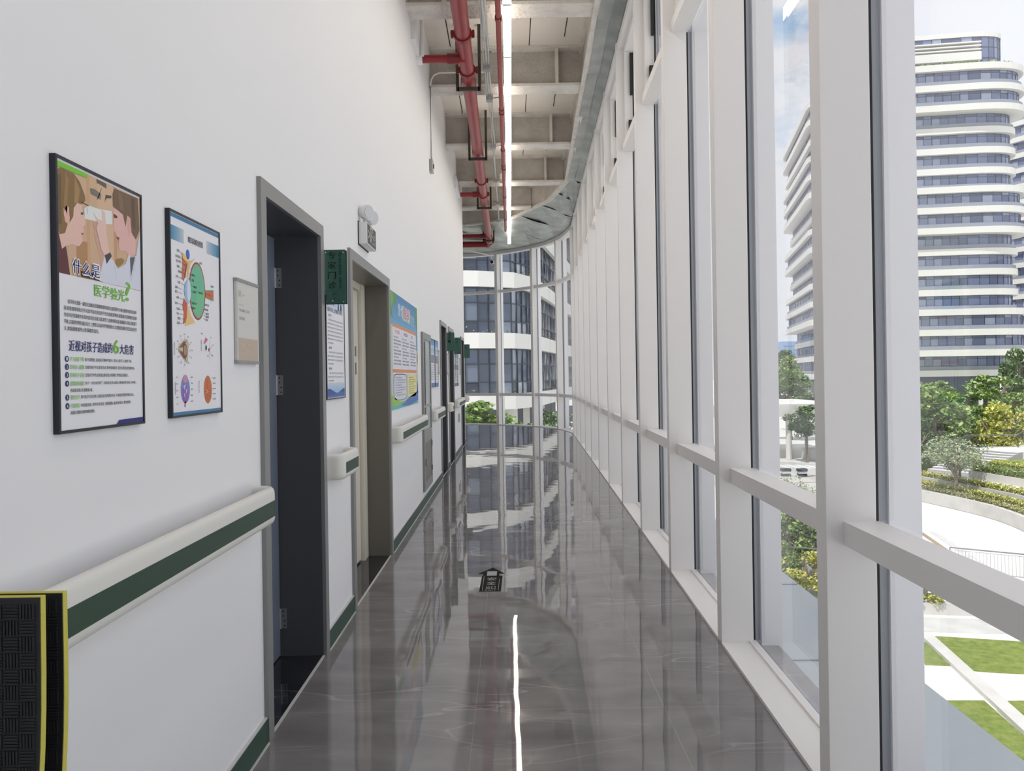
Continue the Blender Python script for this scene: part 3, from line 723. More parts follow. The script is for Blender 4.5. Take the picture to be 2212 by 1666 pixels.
s.poly([(0.262, 0.559), (0.33, 0.50), (0.40, 0.47), (0.30, 0.455), (0.21, 0.445), (0.25, 0.49)], ink(230, 196, 132), 2)
s.ell(0.448, 0.633, 0.149, 0.147, ink(120, 40, 36), 3, 48); s.ell(0.448, 0.633, 0.143, 0.142, ink(196, 92, 70), 3.3, 48); s.ell(0.448, 0.633, 0.136, 0.136, ink(104, 184, 150), 3.6, 48)
s.poly([(0.35, 0.53), (0.45, 0.51), (0.56, 0.58), (0.575, 0.64), (0.46, 0.63)], ink(112, 190, 140), 4)
s.poly([(0.302, 0.693), (0.225, 0.656), (0.207, 0.617), (0.227, 0.584), (0.285, 0.556), (0.259, 0.624)], ink(150, 186, 220), 4); s.ell(0.29, 0.625, 0.033, 0.058, ink(206, 222, 236), 4.5)
s.poly([(0.602, 0.650), (0.765, 0.662), (0.761, 0.602), (0.6, 0.609)], ink(122, 150, 106), 2); s.poly([(0.60, 0.643), (0.763, 0.648), (0.761, 0.612), (0.6, 0.616)], ink(214, 96, 52), 3)
labs = ['泪腺', '眼轮匝肌', '提上睑肌', '结膜', '睑板腺', '上睑', '虹膜', '角膜', '瞳孔', '巩膜', '睫毛', '下睑板', '下睑', '眶隔', '眶骨', '睫状体', '虹膜', '玻璃体', '晶状体', '视神经乳头', '睫状小带', '锯齿缘', '上直肌', '视神经', '视网膜中央动脉', '视网膜中央静脉', '脉络膜', '视网膜', '黄斑']
lp = [(0.092, 0.805), (0.074, 0.776), (0.082, 0.754), (0.092, 0.728), (0.11, 0.705), (0.069, 0.679), (0.101, 0.652), (0.06, 0.626), (0.059, 0.604), (0.077, 0.577), (0.058, 0.549), (0.069, 0.523), (0.07, 0.5), (0.095, 0.477), (0.085, 0.454), (0.344, 0.707), (0.343, 0.681), (0.372, 0.65), (0.358, 0.624), (0.467, 0.627), (0.349, 0.566), (0.341, 0.541), (0.483, 0.782), (0.708, 0.678), (0.577, 0.572), (0.563, 0.547), (0.60, 0.526), (0.60, 0.510), (0.60, 0.493)]
for i, (w_, (u, v)) in enumerate(zip(labs, lp)):
    wd = 0.019 * len(w_) if len(w_) < 5 else 0.085
    s.text(w_, u, v - 0.006, K, wd, 0.0125, 6, 0.014)
    if i < 15: s.line((u + wd + 0.004, v), (u + wd + 0.075, v - 0.012 + 0.001 * i), 0.0009, K, 5)
    elif i < 22: s.line((u - 0.05, v + 0.004), (u - 0.004, v), 0.0009, K, 5)
    elif i > 25: s.line((u - 0.045, v + 0.008), (u - 0.004, v), 0.0009, K, 5)
s.line((0.60, 0.632), (0.70, 0.628), 0.0012, K, 5); s.line((0.70, 0.628), (0.71, 0.585), 0.0009, K, 5)
s.poly([(0.105, 0.344), (0.182, 0.374), (0.237, 0.384), (0.281, 0.361), (0.268, 0.326), (0.25, 0.262), (0.2, 0.275), (0.099, 0.319)], ink(196, 184, 160), 1); s.poly([(0.105, 0.335), (0.18, 0.366), (0.24, 0.372), (0.17, 0.338)], ink(130, 84, 66), 2); s.poly([(0.105, 0.322), (0.17, 0.29), (0.23, 0.274), (0.17, 0.318)], ink(130, 84, 66), 2)
s.ell(0.212, 0.323, 0.038, 0.036, ink(104, 78, 62), 3); s.ell(0.212, 0.325, 0.028, 0.026, ink(168, 136, 110), 4)
for k in range(12):
    a = 2 * math.pi * k / 12; u, v = 0.2 + 0.13 * math.cos(a), 0.325 + 0.075 * math.sin(a)
    s.text('眼睑', u - 0.01, v, K, 0.022, 0.007, 6); s.line((0.2 + 0.085 * math.cos(a), 0.325 + 0.05 * math.sin(a)), (0.2 + 0.112 * math.cos(a), 0.325 + 0.067 * math.sin(a)), 0.0008, K, 5)
s.ell(0.597, 0.347, 0.036, 0.02, ink(226, 226, 230), 1); s.ell(0.597, 0.347, 0.016, 0.014, ink(40, 40, 46), 2); s.poly([(0.594, 0.402), (0.637, 0.391), (0.592, 0.373), (0.548, 0.364)], ink(206, 108, 136), 2); s.ell(0.655, 0.338, 0.012, 0.009, ink(180, 80, 92), 2)
for a, b in (((0.655, 0.34), (0.68, 0.39)), ((0.655, 0.338), (0.71, 0.355)), ((0.655, 0.336), (0.70, 0.31)), ((0.655, 0.336), (0.665, 0.28))): s.line(a, b, 0.0008, K, 4)
for u, v, w_ in ((0.50, 0.415, '泪腺'), (0.68, 0.40, '泪点'), (0.71, 0.36, '泪小管'), (0.70, 0.305, '泪囊'), (0.61, 0.30, '泪管')): s.text(w_, u, v, K, 0.03, 0.008, 6)
s.ell(0.207, 0.133, 0.078, 0.066, ink(122, 128, 196), 1); s.ell(0.205, 0.108, 0.055, 0.042, ink(138, 96, 176), 2); s.ell(0.207, 0.185, 0.042, 0.02, ink(196, 140, 170), 3); s.poly([(0.19, 0.075), (0.215, 0.075), (0.21, 0.045), (0.185, 0.05)], ink(196, 150, 150), 2)
for p_ in ([(0.17, 0.15), (0.21, 0.16), (0.19, 0.13)], [(0.21, 0.13), (0.24, 0.14), (0.22, 0.11)], [(0.18, 0.11), (0.2, 0.12), (0.19, 0.09)]): s.poly(p_, ink(196, 204, 232), 4)
s.ell(0.622, 0.128, 0.078, 0.073, ink(198, 106, 58), 1, 40); s.ell(0.60, 0.118, 0.02, 0.012, ink(216, 150, 100), 2)
for a, b in (((0.56, 0.12), (0.6, 0.118)), ((0.64, 0.125), (0.70, 0.122)), ((0.64, 0.112), (0.69, 0.105)), ((0.63, 0.10), (0.68, 0.085)), ((0.6, 0.12), (0.62, 0.18)), ((0.6, 0.115), (0.62, 0.07))): s.line(a, b, 0.0012, ink(130, 52, 34), 3)
for k in range(5):
    s.text('视网膜' if k % 2 else '血管', 0.715, 0.185 - 0.028 * k, K, 0.06, 0.007, 6); s.text('房水', 0.05, 0.19 - 0.032 * k, K, 0.035, 0.007, 6); s.text('静脉', 0.30, 0.19 - 0.03 * k, K, 0.035, 0.007, 6)
for u0, v0, w_ in ((0.024, 0.36, '眼眶矢状切面'), (0.497, 0.388, '泪器示意图'), (0.028, 0.17, '眼球的血管和神经'), (0.441, 0.174, '眼底血管示意图')): s.text(w_, u0, v0, K, 0.06, 0.016, 6, down=True)
s.build('print', t)

# notice board in clear acrylic with steel clips
t = thing('notice_board', (-1.0, 2.88, 1.51), 'pale and beige notice in a steel clip holder beside the dark grey doorway', 'notice board', 'steel clip notice holders')
for z in (1.51, 1.81): mb = MB(); mb.box((-1.0, 2.765, z), (-0.984, 3.0, z + 0.012)); mb.build('clip_rail', M['hinge'], t, bevel=0.002)
mb = MB(); mb.box((-0.998, 2.768, 1.515), (-0.9885, 2.998, 1.815)); mb.build('board', mat('warm_white_card', (0.60, 0.59, 0.57), 0.2), t)
s = Sheet((-0.9885, 2.768, 1.515), (0, 0.23, 0), (0, 0, 0.30), (1, 0, 0))
s.rect(0.03, 0.01, 0.98, 0.99, ink(206, 204, 200), 0); s.rect(0.05, 0.02, 0.97, 0.30, ink(186, 168, 152), 0.5); s.rect(0.07, 0.80, 0.2, 0.88, ink(178, 176, 164), 1); s.text('医院', 0.25, 0.82, ink(150, 150, 146), 0.1, 0.02, 2); s.text('科室', 0.09, 0.70, ink(120, 120, 118), 0.2, 0.012, 2)
s.text('专家门诊', 0.09, 0.62, ink(118, 118, 118), 0.5, 0.035, 2, 0.02); s.rect(0.1, 0.52, 0.36, 0.56, ink(165, 165, 160), 1); s.text('门诊 - 时间', 0.1, 0.19, ink(205, 196, 186), 0.65, 0.05, 2)
s.build('print', t)

# poster 3: narrow blue and white poster behind the green sign
t, xf = framed(4.105, 4.56, 1.335, 1.90, 'narrow blue and white text poster below the specialist clinic sign')
s = Sheet((xf, 4.11, 1.34), (0, 0.44, 0), (0, 0, 0.555), (1, 0, 0))
B_ = ink(40, 66, 140); G_ = ink(120, 120, 136)
for k in range(6): s.rect(0.01, 0.90 + 0.016 * k, 0.985, 0.916 + 0.016 * k, ink(*mixc((206, 212, 226), (150, 190, 228), k / 6)), 0)
for k in range(6): s.rect(0.01, 0.06 + 0.016 * k, 0.985, 0.076 + 0.016 * k, ink(*mixc((140, 186, 226), (206, 210, 224), k / 6)), 0)
s.poly([(0.01, 0.01), (0.985, 0.01), (0.985, 0.10)] + [(0.985 - 0.975 * k / 12, 0.075 + 0.022 * math.cos(k / 12 * 7)) for k in range(13)], ink(42, 72, 150), 1); s.poly([(0.01, 0.01), (0.985, 0.01), (0.985, 0.05)] + [(0.985 - 0.975 * k / 12, 0.045 + 0.014 * math.sin(k / 12 * 6)) for k in range(13)], ink(58, 100, 176), 2)
s.text('近视眼', 0.1, 0.935, ink(84, 120, 190), 0.34, 0.045, 5, 0.01); s.poly([(0.64, 0.905), (0.72, 0.905), (0.70, 0.97), (0.65, 0.965)], ink(40, 44, 62), 5); s.poly([(0.78, 0.905), (0.87, 0.905), (0.86, 0.975), (0.80, 0.97)], ink(40, 44, 62), 5)
s.text('屈光不正, 定期医学验光', 0.08, 0.862, B_, 0.83, 0.042, 5, 0.03)
y = 0.815
for blk in (('屈光不正', 7), ('近视', 4), ('散光', 3)):
    s.text(blk[0], 0.12, y, B_, 0.16, 0.022, 5, 0.02); y -= 0.043
    for k in range(blk[1]):
        w_ = 0.84 if k < blk[1] - 1 else 0.30
        s.text('眼睛在不使用调节时平行光线通过眼的屈光作用', 0.07 + (0.06 if k == 0 else 0), y, G_, w_ - (0.06 if k == 0 else 0), 0.017, 5, 0.008) if w_ > 0.5 else s.text('不能成像清晰', 0.07, y, G_, w_, 0.017, 5, 0.008)
        y -= 0.038
    y -= 0.012
s.build('print', t)

# poster 4: large unframed colourful sheet stuck on the wall
t = thing('wall_poster', (-1.0, 7.3, 1.17), 'large unframed colourful health poster with a blue heading, past the cream door', 'poster')
mb = MB(); mb.box((-1.0, 6.37, 1.175), (-0.996, 8.20, 2.185)); mb.build('sheet', mat('poster_pale_green', (0.50, 0.60, 0.50), 0.4), t)
s = Sheet((-0.996, 6.37, 1.175), (0, 1.83, 0), (0, 0, 1.01), (1, 0, 0))
for k in range(6): s.rect(0, 0.72 + 0.047 * k, 1, 0.767 + 0.047 * k, ink(*mixc((96, 160, 200), (52, 118, 176), k / 6)), 0)
s.rect(0.0, 0.3, 0.04, 0.72, ink(190, 200, 172), 0); s.rect(0.93, 0.55, 1, 0.72, ink(88, 150, 196), 1); s.rect(0.93, 0.30, 1, 0.55, ink(206, 196, 160), 1)
for q in (((0, 1), (0.17, 1), (0.19, 0.94), (0.13, 0.88), (0.09, 0.91), (0.05, 0.83), (0.07, 0.77), (0, 0.80)), ((0.9, 1), (1, 1), (1, 0.70), (0.96, 0.74), (0.93, 0.86))): s.poly(q, ink(72, 140, 66), 1)
s.poly([(0, 1), (0.08, 1), (0.1, 0.93), (0.03, 0.86)], ink(112, 168, 84), 2)
s.text('警惕', 0.24, 0.82, ink(206, 230, 240), 0.19, 0.11, 4, 0.02); s.text('眼疾病', 0.39, 0.80, ink(226, 232, 238), 0.29, 0.135, 3, 0.05); s.text('眼疾病', 0.40, 0.81, ink(208, 92, 92), 0.26, 0.12, 4, 0.015); s.text('可防控', 0.66, 0.79, ink(170, 216, 206), 0.2, 0.10, 4, 0.02)
s.rect(0.05, 0.30, 0.93, 0.72, ink(222, 222, 234), 2); s.rect(0.05, 0.705, 0.93, 0.735, ink(216, 140, 92), 3); s.rect(0.05, 0.315, 0.93, 0.345, ink(216, 132, 88), 3)
for u in (0.35, 0.64): s.line((u, 0.35), (u, 0.70), 0.006, ink(130, 140, 160), 3)
GT = ink(96, 100, 122)
for c, (u, hd, col) in enumerate(((0.09, '什么是', (206, 92, 84)), (0.38, '防控措施', (180, 78, 130)), (0.68, '症', (74, 110, 180)))):
    s.text(hd, u + 0.05, 0.655, ink(*col), 0.14 if c < 2 else 0.05, 0.035, 4, 0.03)
    for k in range(9): s.text('眼睛保护视力健康用眼' if k % 3 else '每天户外活动', u, 0.615 - 0.029 * k, GT, 0.23 if k % 3 else 0.15, 0.016, 4, 0.012)


def blob(u0, v0, u1, v1): return [((u0 + u1) / 2 + (u1 - u0) / 2 * (abs(math.cos(a)) ** 0.35) * (1 if math.cos(a) > 0 else -1), (v0 + v1) / 2 + (v1 - v0) / 2 * (abs(math.sin(a)) ** 0.35) * (1 if math.sin(a) > 0 else -1)) for a in [2 * math.pi * i / 36 for i in range(36)]]


s.poly(blob(0.07, 0.07, 0.52, 0.305), ink(60, 80, 130), 2); s.poly(blob(0.08, 0.076, 0.51, 0.299), ink(214, 214, 230), 3); s.poly(blob(0.55, 0.08, 0.92, 0.30), ink(226, 222, 150), 3)
for k in range(8): s.text('科学用眼预防近视', 0.12, 0.265 - 0.022 * k, GT, 0.34 if k % 3 else 0.22, 0.012, 4, 0.012); s.text('合理饮食早睡早起', 0.59, 0.265 - 0.022 * k, ink(110, 104, 70), 0.29 if k % 3 else 0.2, 0.012, 4, 0.012)
s.poly([(0, 0), (1, 0), (1, 0.02), (0.5, 0.02), (0, 0.10)], ink(72, 180, 190), 2); s.poly([(0, 0.13), (0.25, 0.06), (0.45, 0.05), (0.1, 0.02), (0, 0.05)], ink(138, 190, 66), 3); s.poly([(0.3, 0.02), (0.6, 0.08), (1, 0.13), (1, 0.03), (0.6, 0.0)], ink(52, 104, 176), 3)
s.poly([(0.96, 0.48), (0.985, 0.56), (1, 0.5), (1, 0.40), (0.97, 0.45)], ink(52, 56, 62), 3); s.poly([(0.94, 0.1), (0.97, 0.25), (1, 0.2), (1, 0.12)], ink(60, 74, 130), 3)
s.build('print', t)


# small framed posters further on
def small(y0, y1, z0, z1, label, top):
    t, xf = framed(y0, y1, z0, z1, label, fr=0.012)
    s = Sheet((xf, y0 + 0.012, z0 + 0.012), (0, y1 - y0 - 0.024, 0), (0, 0, z1 - z0 - 0.024), (1, 0, 0))
    for k in range(5): s.rect(0, 0.7 + 0.06 * k, 1, 0.76 + 0.06 * k, ink(*mixc((200, 210, 226), top, (k + 1) / 5)), 0)
    s.rect(0, 0, 1, 0.07, ink(60, 110, 176), 0); s.rect(0.1, 0.5, 0.9, 0.68, ink(120, 124, 140), 1)
    s.text('健康用眼', 0.1, 0.8, ink(236, 238, 244), 0.8, 0.09, 2, 0.02)
    for k in range(7): s.text('爱护眼睛保护视力', 0.1, 0.44 - 0.05 * k, GT, 0.8, 0.024, 2)
    s.build('print', t)


small(9.46, 9.98, 1.32, 1.935, 'blue topped framed poster right after the hydrant cabinet', (64, 130, 190)); small(10.02, 10.44, 1.32, 1.935, 'blue topped framed poster next to the third doorway', (70, 140, 200))
for (y0, y1, lb) in ((13.42, 13.75, 'slim grey framed poster nearest below the third green sign'), (13.80, 14.15, 'slim grey framed poster in the middle of the three before the last door'), (14.20, 14.55, 'slim grey framed poster furthest of the three before the last door')): small(y0, y1, 1.28, 1.86, lb, (150, 156, 168))
for y0, lb in ((10.52, 'pale clip notice between the blue posters and the third doorway'), (11.98, 'pale clip notice between the third and fourth doorways'), (14.92, 'pale clip notice just before the last doorway')):
    t = thing('notice_board', (-1.0, y0 + 0.1, 1.51), lb, 'notice board', 'steel clip notice holders')
    for z in (1.49, 1.80): mb = MB(); mb.box((-1.0, y0, z), (-0.984, y0 + 0.22, z + 0.015)); mb.build('clip_rail', M['hinge'], t)
    mb = MB(); mb.box((-0.998, y0 + 0.004, 1.50), (-0.988, y0 + 0.216, 1.81)); mb.build('board', bpy.data.materials['warm_white_card'], t)


# ---------------------------------------------------------------- green projecting room signs
def sign(y, cn, en, label, w=0.118, h=0.29, zt=2.145, icon=False):
    t = thing('door_sign', (-1.0, y, zt - h), label, 'sign', 'green projecting room signs')
    mb = MB(); mb.box((-1.0, y, zt - h), (-1.0 + w, y + 0.008, zt)); mb.build('panel', M['sign_glass'], t, bevel=0.0015)
    mb = MB(); mb.box((-1.0, y + 0.008, zt - h - 0.004), (-1.0 + w + 0.006, y + 0.014, zt - 0.004)); mb.build('back_plate', M['green'], t)
    mb = MB(); mb.box((-1.0, y - 0.004, zt - h + 0.06), (-0.994, y + 0.02, zt - 0.02)); mb.build('wall_bracket', M['hinge'], t)
    s = Sheet((-1.0, y, zt - h), (w, 0, 0), (0, 0, h), (0, -1, 0))
    bk = ink(4, 8, 8)
    k = len(cn)
    for i, ch in enumerate(cn):
        s1 = Sheet((-1.0, y, zt - h), (w, 0, 0), (0, 0, h), (0, -1, 0)); s1.text(ch, 0.2, 0.83 - 0.187 * i, bk, 0.36, 0.135, 3, 0.035); s1.build('character', t)
    if en: s.text(en, 0.66, 0.96, bk, 0.70, 0.19, 3, 0.012, down=True)
    s.line((0.03, 0.235), (0.99, 0.235), 0.0012, bk, 2)
    if not icon: s.build('divider_line', t)
    else:
        for a, b in (((0.36, 0.20), (0.62, 0.20)), ((0.36, 0.20), (0.38, 0.155)), ((0.62, 0.20), (0.60, 0.155)), ((0.37, 0.155), (0.61, 0.155)), ((0.40, 0.15), (0.44, 0.11)), ((0.44, 0.11), (0.54, 0.11)), ((0.54, 0.11), (0.58, 0.15)), ((0.44, 0.10), (0.30, 0.07)), ((0.30, 0.07), (0.28, 0.03)), ((0.54, 0.10), (0.68, 0.07)), ((0.68, 0.07), (0.70, 0.03)), ((0.44, 0.10), (0.49, 0.06)), ((0.54, 0.10), (0.49, 0.06))): s.line(a, b, 0.0012, bk, 2)
        s.ell(0.49, 0.178, 0.03, 0.012, bk, 2); s.build('lettering', t)
    for u, v in ((0.1, 0.95), (0.9, 0.95), (0.1, 0.03), (0.9, 0.03), (0.4, 0.05)): mb = MB(); mb.lathe((-1.0 + w * u, y - 0.003, zt - h + h * v), (0, 1, 0), [(0, 0.0028), (0.004, 0.0028)], 8); mb.build('screw', M['white_plastic'], t)


sign(4.12, '专家门诊', 'Specialist clinic', 'dark green projecting sign reading Specialist clinic beside the first door', icon=True)
sign(12.0, '诊室一', None, 'dark green projecting sign by the third doorway, second from the front'); sign(13.6, '诊室二', None, 'dark green projecting sign past the fourth doorway, third from the front'); sign(16.5, '诊室', None, 'smallest dark green projecting sign at the far wall corner')

# ---------------------------------------------------------------- emergency light
t = thing('emergency_light', (-1.0, 5.24, 2.34), 'white twin head emergency light with a black exit pictogram above the second door', 'emergency light')
mb = MB(); mb.box((-1.0, 5.08, 2.345), (-0.94, 5.42, 2.49)); mb.build('housing', M['white_plastic'], t, bevel=0.004)
mb = MB(); mb.box((-1.0, 5.07, 2.338), (-0.995, 5.43, 2.497)); mb.build('back_plate', M['black'], t)
s = Sheet((-0.94, 5.09, 2.352), (0, 0.32, 0), (0, 0, 0.132), (1, 0, 0)); s.rect(0, 0, 1, 1, ink(38, 40, 40), 0); wt = ink(205, 208, 206)
for a, b in (((0.36, 0.15), (0.36, 0.92)), ((0.36, 0.92), (0.62, 0.92)), ((0.62, 0.92), (0.62, 0.7)), ((0.5, 0.68), (0.44, 0.42)), ((0.44, 0.42), (0.56, 0.12)), ((0.44, 0.42), (0.38, 0.2)), ((0.5, 0.62), (0.6, 0.5)), ((0.12, 0.7), (0.26, 0.5)), ((0.12, 0.3), (0.26, 0.5))): s.line(a, b, 0.010, wt, 2)
s.ell(0.53, 0.77, 0.035, 0.075, wt, 2); s.text('出口', 0.68, 0.4, wt, 0.2, 0.3, 2, 0.02); s.text('EXIT', 0.68, 0.14, wt, 0.2, 0.16, 2, 0.02)
s.build('exit_panel', t)
for y in (5.15, 5.33):
    mb = MB(); mb.lathe((-1.0 + 0.015, y - 0.01, 2.565), (0.8, -0.45, -0.1), [(0, 0.02), (0.012, 0.045), (0.05, 0.052), (0.062, 0.052)], 20); h_ = mb.build('lamp_head', M['white_plastic'], t, smooth=True)
    mb = MB(); mb.lathe((-1.0 + 0.015 + 0.054, y - 0.01 - 0.031, 2.565 - 0.0066), (0.8, -0.45, -0.1), [(0, 0.045), (0.004, 0.045)], 20); mb.build('lens', M['lens'], h_)
    mb = MB(); mb.tube([(-0.97, y, 2.48), (-0.965, y, 2.53)], 0.011, 10); mb.build('swivel_neck', M['white_plastic'], t)

# ---------------------------------------------------------------- fire hydrant cabinet
t = thing('hydrant_cabinet', (-1.0, 9.0, 0.15), 'tall grey steel fire hydrant cabinet with a glazed upper door', 'cabinet')
y0, y1 = 8.55, 9.40
mb = MB(); fw = 0.075
mb.box((-1.0, y0, 0.16), (-0.975, y0 + fw, 1.96)); mb.box((-1.0, y1 - fw, 0.16), (-0.975, y1, 1.96)); mb.box((-1.0, y0 + fw, 1.88), (-0.975, y1 - fw, 1.96)); mb.box((-1.0, y0 + fw, 0.16), (-0.975, y1 - fw, 0.26)); mb.box((-1.0, y0 + fw, 0.70), (-0.975, y1 - fw, 0.84))
mb.build('frame', M['door_trim'], t)
mb = MB(); mb.box((-1.0, y0 + fw, 0.84), (-0.985, y1 - fw, 1.88)); mb.build('glass_door', M['cab_glass'], t)
mb = MB(); mb.box((-0.986, y0 + 0.1, 0.86), (-0.982, y0 + 0.28, 1.86)); mb.box((-0.986, y0 + fw, 1.10), (-0.978, y1 - fw, 1.13), 1); mb.build('glazing_bar', [M['black'], M['door_trim']], t)
mb = MB(); mb.box((-1.0, y0 + fw, 0.26), (-0.98, y1 - fw, 0.70)); lo = mb.build('lower_door', M['door_tan'], t)
mb = MB(); mb.box((-0.98, y0 + 0.10, 0.44), (-0.962, y0 + 0.14, 0.52)); mb.build('latch', M['hinge'], lo)
for z in (0.32, 0.62): mb = MB(); mb.box((-0.98, y1 - 0.08, z), (-0.966, y1 - 0.05, z + 0.06)); mb.build('hinge', M['hinge'], lo)

# light switch plates near the last door
t = thing('light_switch', (-1.0, 14.6, 0.62), 'grey metal switch plate low on the wall before the last door', 'switch')
mb = MB(); mb.box((-1.0, 14.45, 0.58), (-0.985, 14.75, 0.74)); mb.build('plate', M['hinge'], t, bevel=0.003)
for a, b in ((14.52, 14.60), (14.64, 14.69)): mb = MB(); mb.box((-0.985, a, 0.62), (-0.975, b, 0.70)); mb.build('rocker', M['white_plastic'], t)

# ---------------------------------------------------------------- floor sticker
t = thing('floor_sticker', (-0.16, 5.4, 0.0), 'dark arrow shaped exit sticker on the marble floor', 'sticker')
mb = MB(); mb.prism([(-0.235, 5.14), (-0.09, 5.14), (-0.08, 5.535), (-0.105, 5.535), (-0.105, 5.60), (-0.065, 5.60), (-0.155, 5.78), (-0.26, 5.60), (-0.222, 5.60), (-0.222, 5.535), (-0.229, 5.535)], 0.0, 0.0012); mb.build('arrow', M['sticker'], t)
s = Sheet((-0.235, 5.14, 0.0012), (0.155, 0, 0), (0, 0.64, 0), (0, 0, 1))
gp = M['grey_print']
s.text('安', 0.3, 0.42, gp, 0.42, 0.13, 2, 0.01); s.text('全', 0.29, 0.25, gp, 0.42, 0.13, 2, 0.01); s.text('出口', 0.28, 0.085, gp, 0.42, 0.12, 2, 0.01); s.text('EXIT', 0.25, 0.02, gp, 0.5, 0.035, 2); s.line((0.13, 0.03), (0.14, 0.6), 0.003, gp, 1); s.line((0.83, 0.03), (0.86, 0.5), 0.003, gp, 1); s.rect(0.26, 0.63, 0.72, 0.82, ink(150, 150, 152), 1)
s.build('lettering', t)

# ---------------------------------------------------------------- foam mats standing by the wall
def foam_mat(xr, xl, y, ztop, lean, label):
    t = thing('foam_mat', ((xr + xl) / 2, y, 0), label, 'mat', 'black foam mats with yellow cores')
    N = 24

    def slab(mb, d0, d1, ins):
        vs = []
        for i in range(N + 1):
            z = (ztop - ins) * i / N; sh = lean * (1 - z / ztop) + 0.003 * math.sin(i * 0.55); yy = y + 0.003 * math.sin(i * 0.4)
            vs += [(xl - sh, yy + d0, z), (xr - ins - sh, yy + d0, z), (xr - ins - sh, yy + d1, z), (xl - sh, yy + d1, z)]
        fs = [(0, 1, 2, 3), (4 * N, 4 * N + 1, 4 * N + 2, 4 * N + 3)] + [(4 * i + j, 4 * i + (j + 1) % 4, 4 * i + 4 + (j + 1) % 4, 4 * i + 4 + j) for i in range(N) for j in range(4)]
        mb.add(vs, fs); return mb
    slab(MB(), 0.0, 0.010, 0.0).build('core', M['mat_yellow'], t)
    mb = slab(MB(), -0.0014, 0.0, 0.0008)
    q = 0.0208
    for a in range(int((xr - xl - 0.006) / q)):
        for b in range(int(0.42 / q)):
            x1 = xr - 0.006 - a * q; z1 = ztop - 0.008 - b * q
            i = z1 / ztop * N; sh = lean * (1 - z1 / ztop) + 0.003 * math.sin(i * 0.55); yy = y - 0.0014 + 0.003 * math.sin(i * 0.4)
            for k in range(5):
                o = 0.0015 + k * q / 5.2
                if (a + b) % 2: mb.box((x1 - sh - q + 0.0015, yy - 0.0018, z1 - o - 0.0021), (x1 - sh - 0.001, yy + 0.001, z1 - o))
                else: mb.box((x1 - sh - o - 0.0021, yy - 0.0018, z1 - q + 0.0015), (x1 - sh - o, yy + 0.001, z1 - 0.001))
    mb.build('ribbed_face', M['mat_black'], t)
    slab(MB(), 0.010, 0.0114, 0.0008).build('back_face', M['mat_black'], t)
    return t


foam_mat(-0.615, -0.985, 1.045, 1.163, 0.05, 'taller black foam mat with a yellow edge, behind the other mat by the wall')
foam_mat(-0.600, -0.96, 0.972, 1.178, 0.06, 'black ribbed foam mat with a yellow edge, in front of the other mat')

# ---------------------------------------------------------------- ceiling services
def ring(mb, c, ax, r, w, mi=0, seg=18): return mb.lathe(Vector(c) - Vector(ax) * w / 2, ax, [(0, r), (w, r)], seg, mi)


PX0, PX1, PZ = -0.447, -0.520, 5.06


def px(y): return PX0 + (PX1 - PX0) * (y - 7.5) / 13.4


t = thing('fire_pipe', (px(10), 10, PZ), 'thick red fire main running below the ceiling beams', 'pipe')
mb = MB(); mb.tube([(px(y), y, PZ) for y in (-1.75, 5, 10, 15, 20.75)] + [(px(20.9) - 0.02, 20.86, PZ - 0.01), (px(20.9) - 0.08, 20.9, PZ - 0.02)], 0.0825, 20); mb.build('main_pipe', M['red'], t, smooth=True)
mb = MB(); mb.tube([(px(20.9), 20.86, PZ - 0.01), (-3.0, 20.86, PZ - 0.01)], 0.0825, 18); mb.build('branch', M['red'], t, smooth=True)
for y, r in ((8.55, 0.045), (14.95, 0.045), (19.4, 0.05)):
    mb = MB(); mb.tube([(px(y), y, PZ - 0.05), (-1.0 if y < 16.5 else -3.0, y, PZ - 0.05)], r, 14); mb.build('branch', M['red'], t, smooth=True)
    mb = MB(); mb.tube([(px(y) - 0.07, y, PZ - 0.05), (px(y) - 0.2, y, PZ - 0.05)], r + 0.014, 14); mb.build('tee_collar', M['darkred'], t, smooth=True)
    if y < 16: mb = MB(); mb.tube([(-1.0, y, PZ - 0.05), (-0.93, y, PZ - 0.05)], r + 0.02, 14); mb.build('wall_sleeve', M['wall'], t)
for y in (8.05, 9.0, 14.1, 15.15, 20.1, 20.55):
    mb = MB(); ring(mb, (px(y), y, PZ), (0, 1, 0), 0.098, 0.07)
    for sx in (-1, 1): mb.box((px(y) + sx * 0.108 - 0.018, y - 0.03, PZ - 0.022), (px(y) + sx * 0.108 + 0.018, y + 0.03, PZ + 0.022)); mb.lathe((px(y) + sx * 0.112, y, PZ - 0.04), (0, 0, 1), [(0, 0.012), (0.08, 0.012)], 8)
    mb.build('coupling', M['darkred'], t)
for y, lb in ((9.3, 'dark brown steel U hanger below the first red branch pipe'), (12.3, 'dark brown steel U hanger midway between the two red branch pipes'), (15.9, 'dark brown steel U hanger just past the second red branch pipe'), (19.7, 'dark brown steel U hanger at the elbow end of the red pipe')):
    h = thing('pipe_hanger', (px(y), y, 4.94), lb, 'pipe hanger', 'steel pipe hangers')
    x = px(y); mb = MB(); mb.box((x - 0.135, y - 0.02, 4.93), (x + 0.135, y + 0.02, 4.97)); mb.build('crossbar', M['rust'], h)
    for sx in (-1, 1): mb = MB(); mb.box((x + sx * 0.135 - 0.018, y - 0.02, 4.93), (x + sx * 0.135 + 0.018, y + 0.02, DECK)); mb.build('upright', M['rust'], h)
    mb = MB(); mb.tube([(x + 0.09 * math.cos(a), y, PZ + 0.088 * math.sin(a)) for a in [math.pi * k / 10 for k in range(11)]], 0.006, 6)
    for sx in (-1, 1): mb.tube([(x + sx * 0.09, y, PZ), (x + sx * 0.09, y, 4.965)], 0.006, 6)
    mb.build('u_bolt', M['steel'], h)

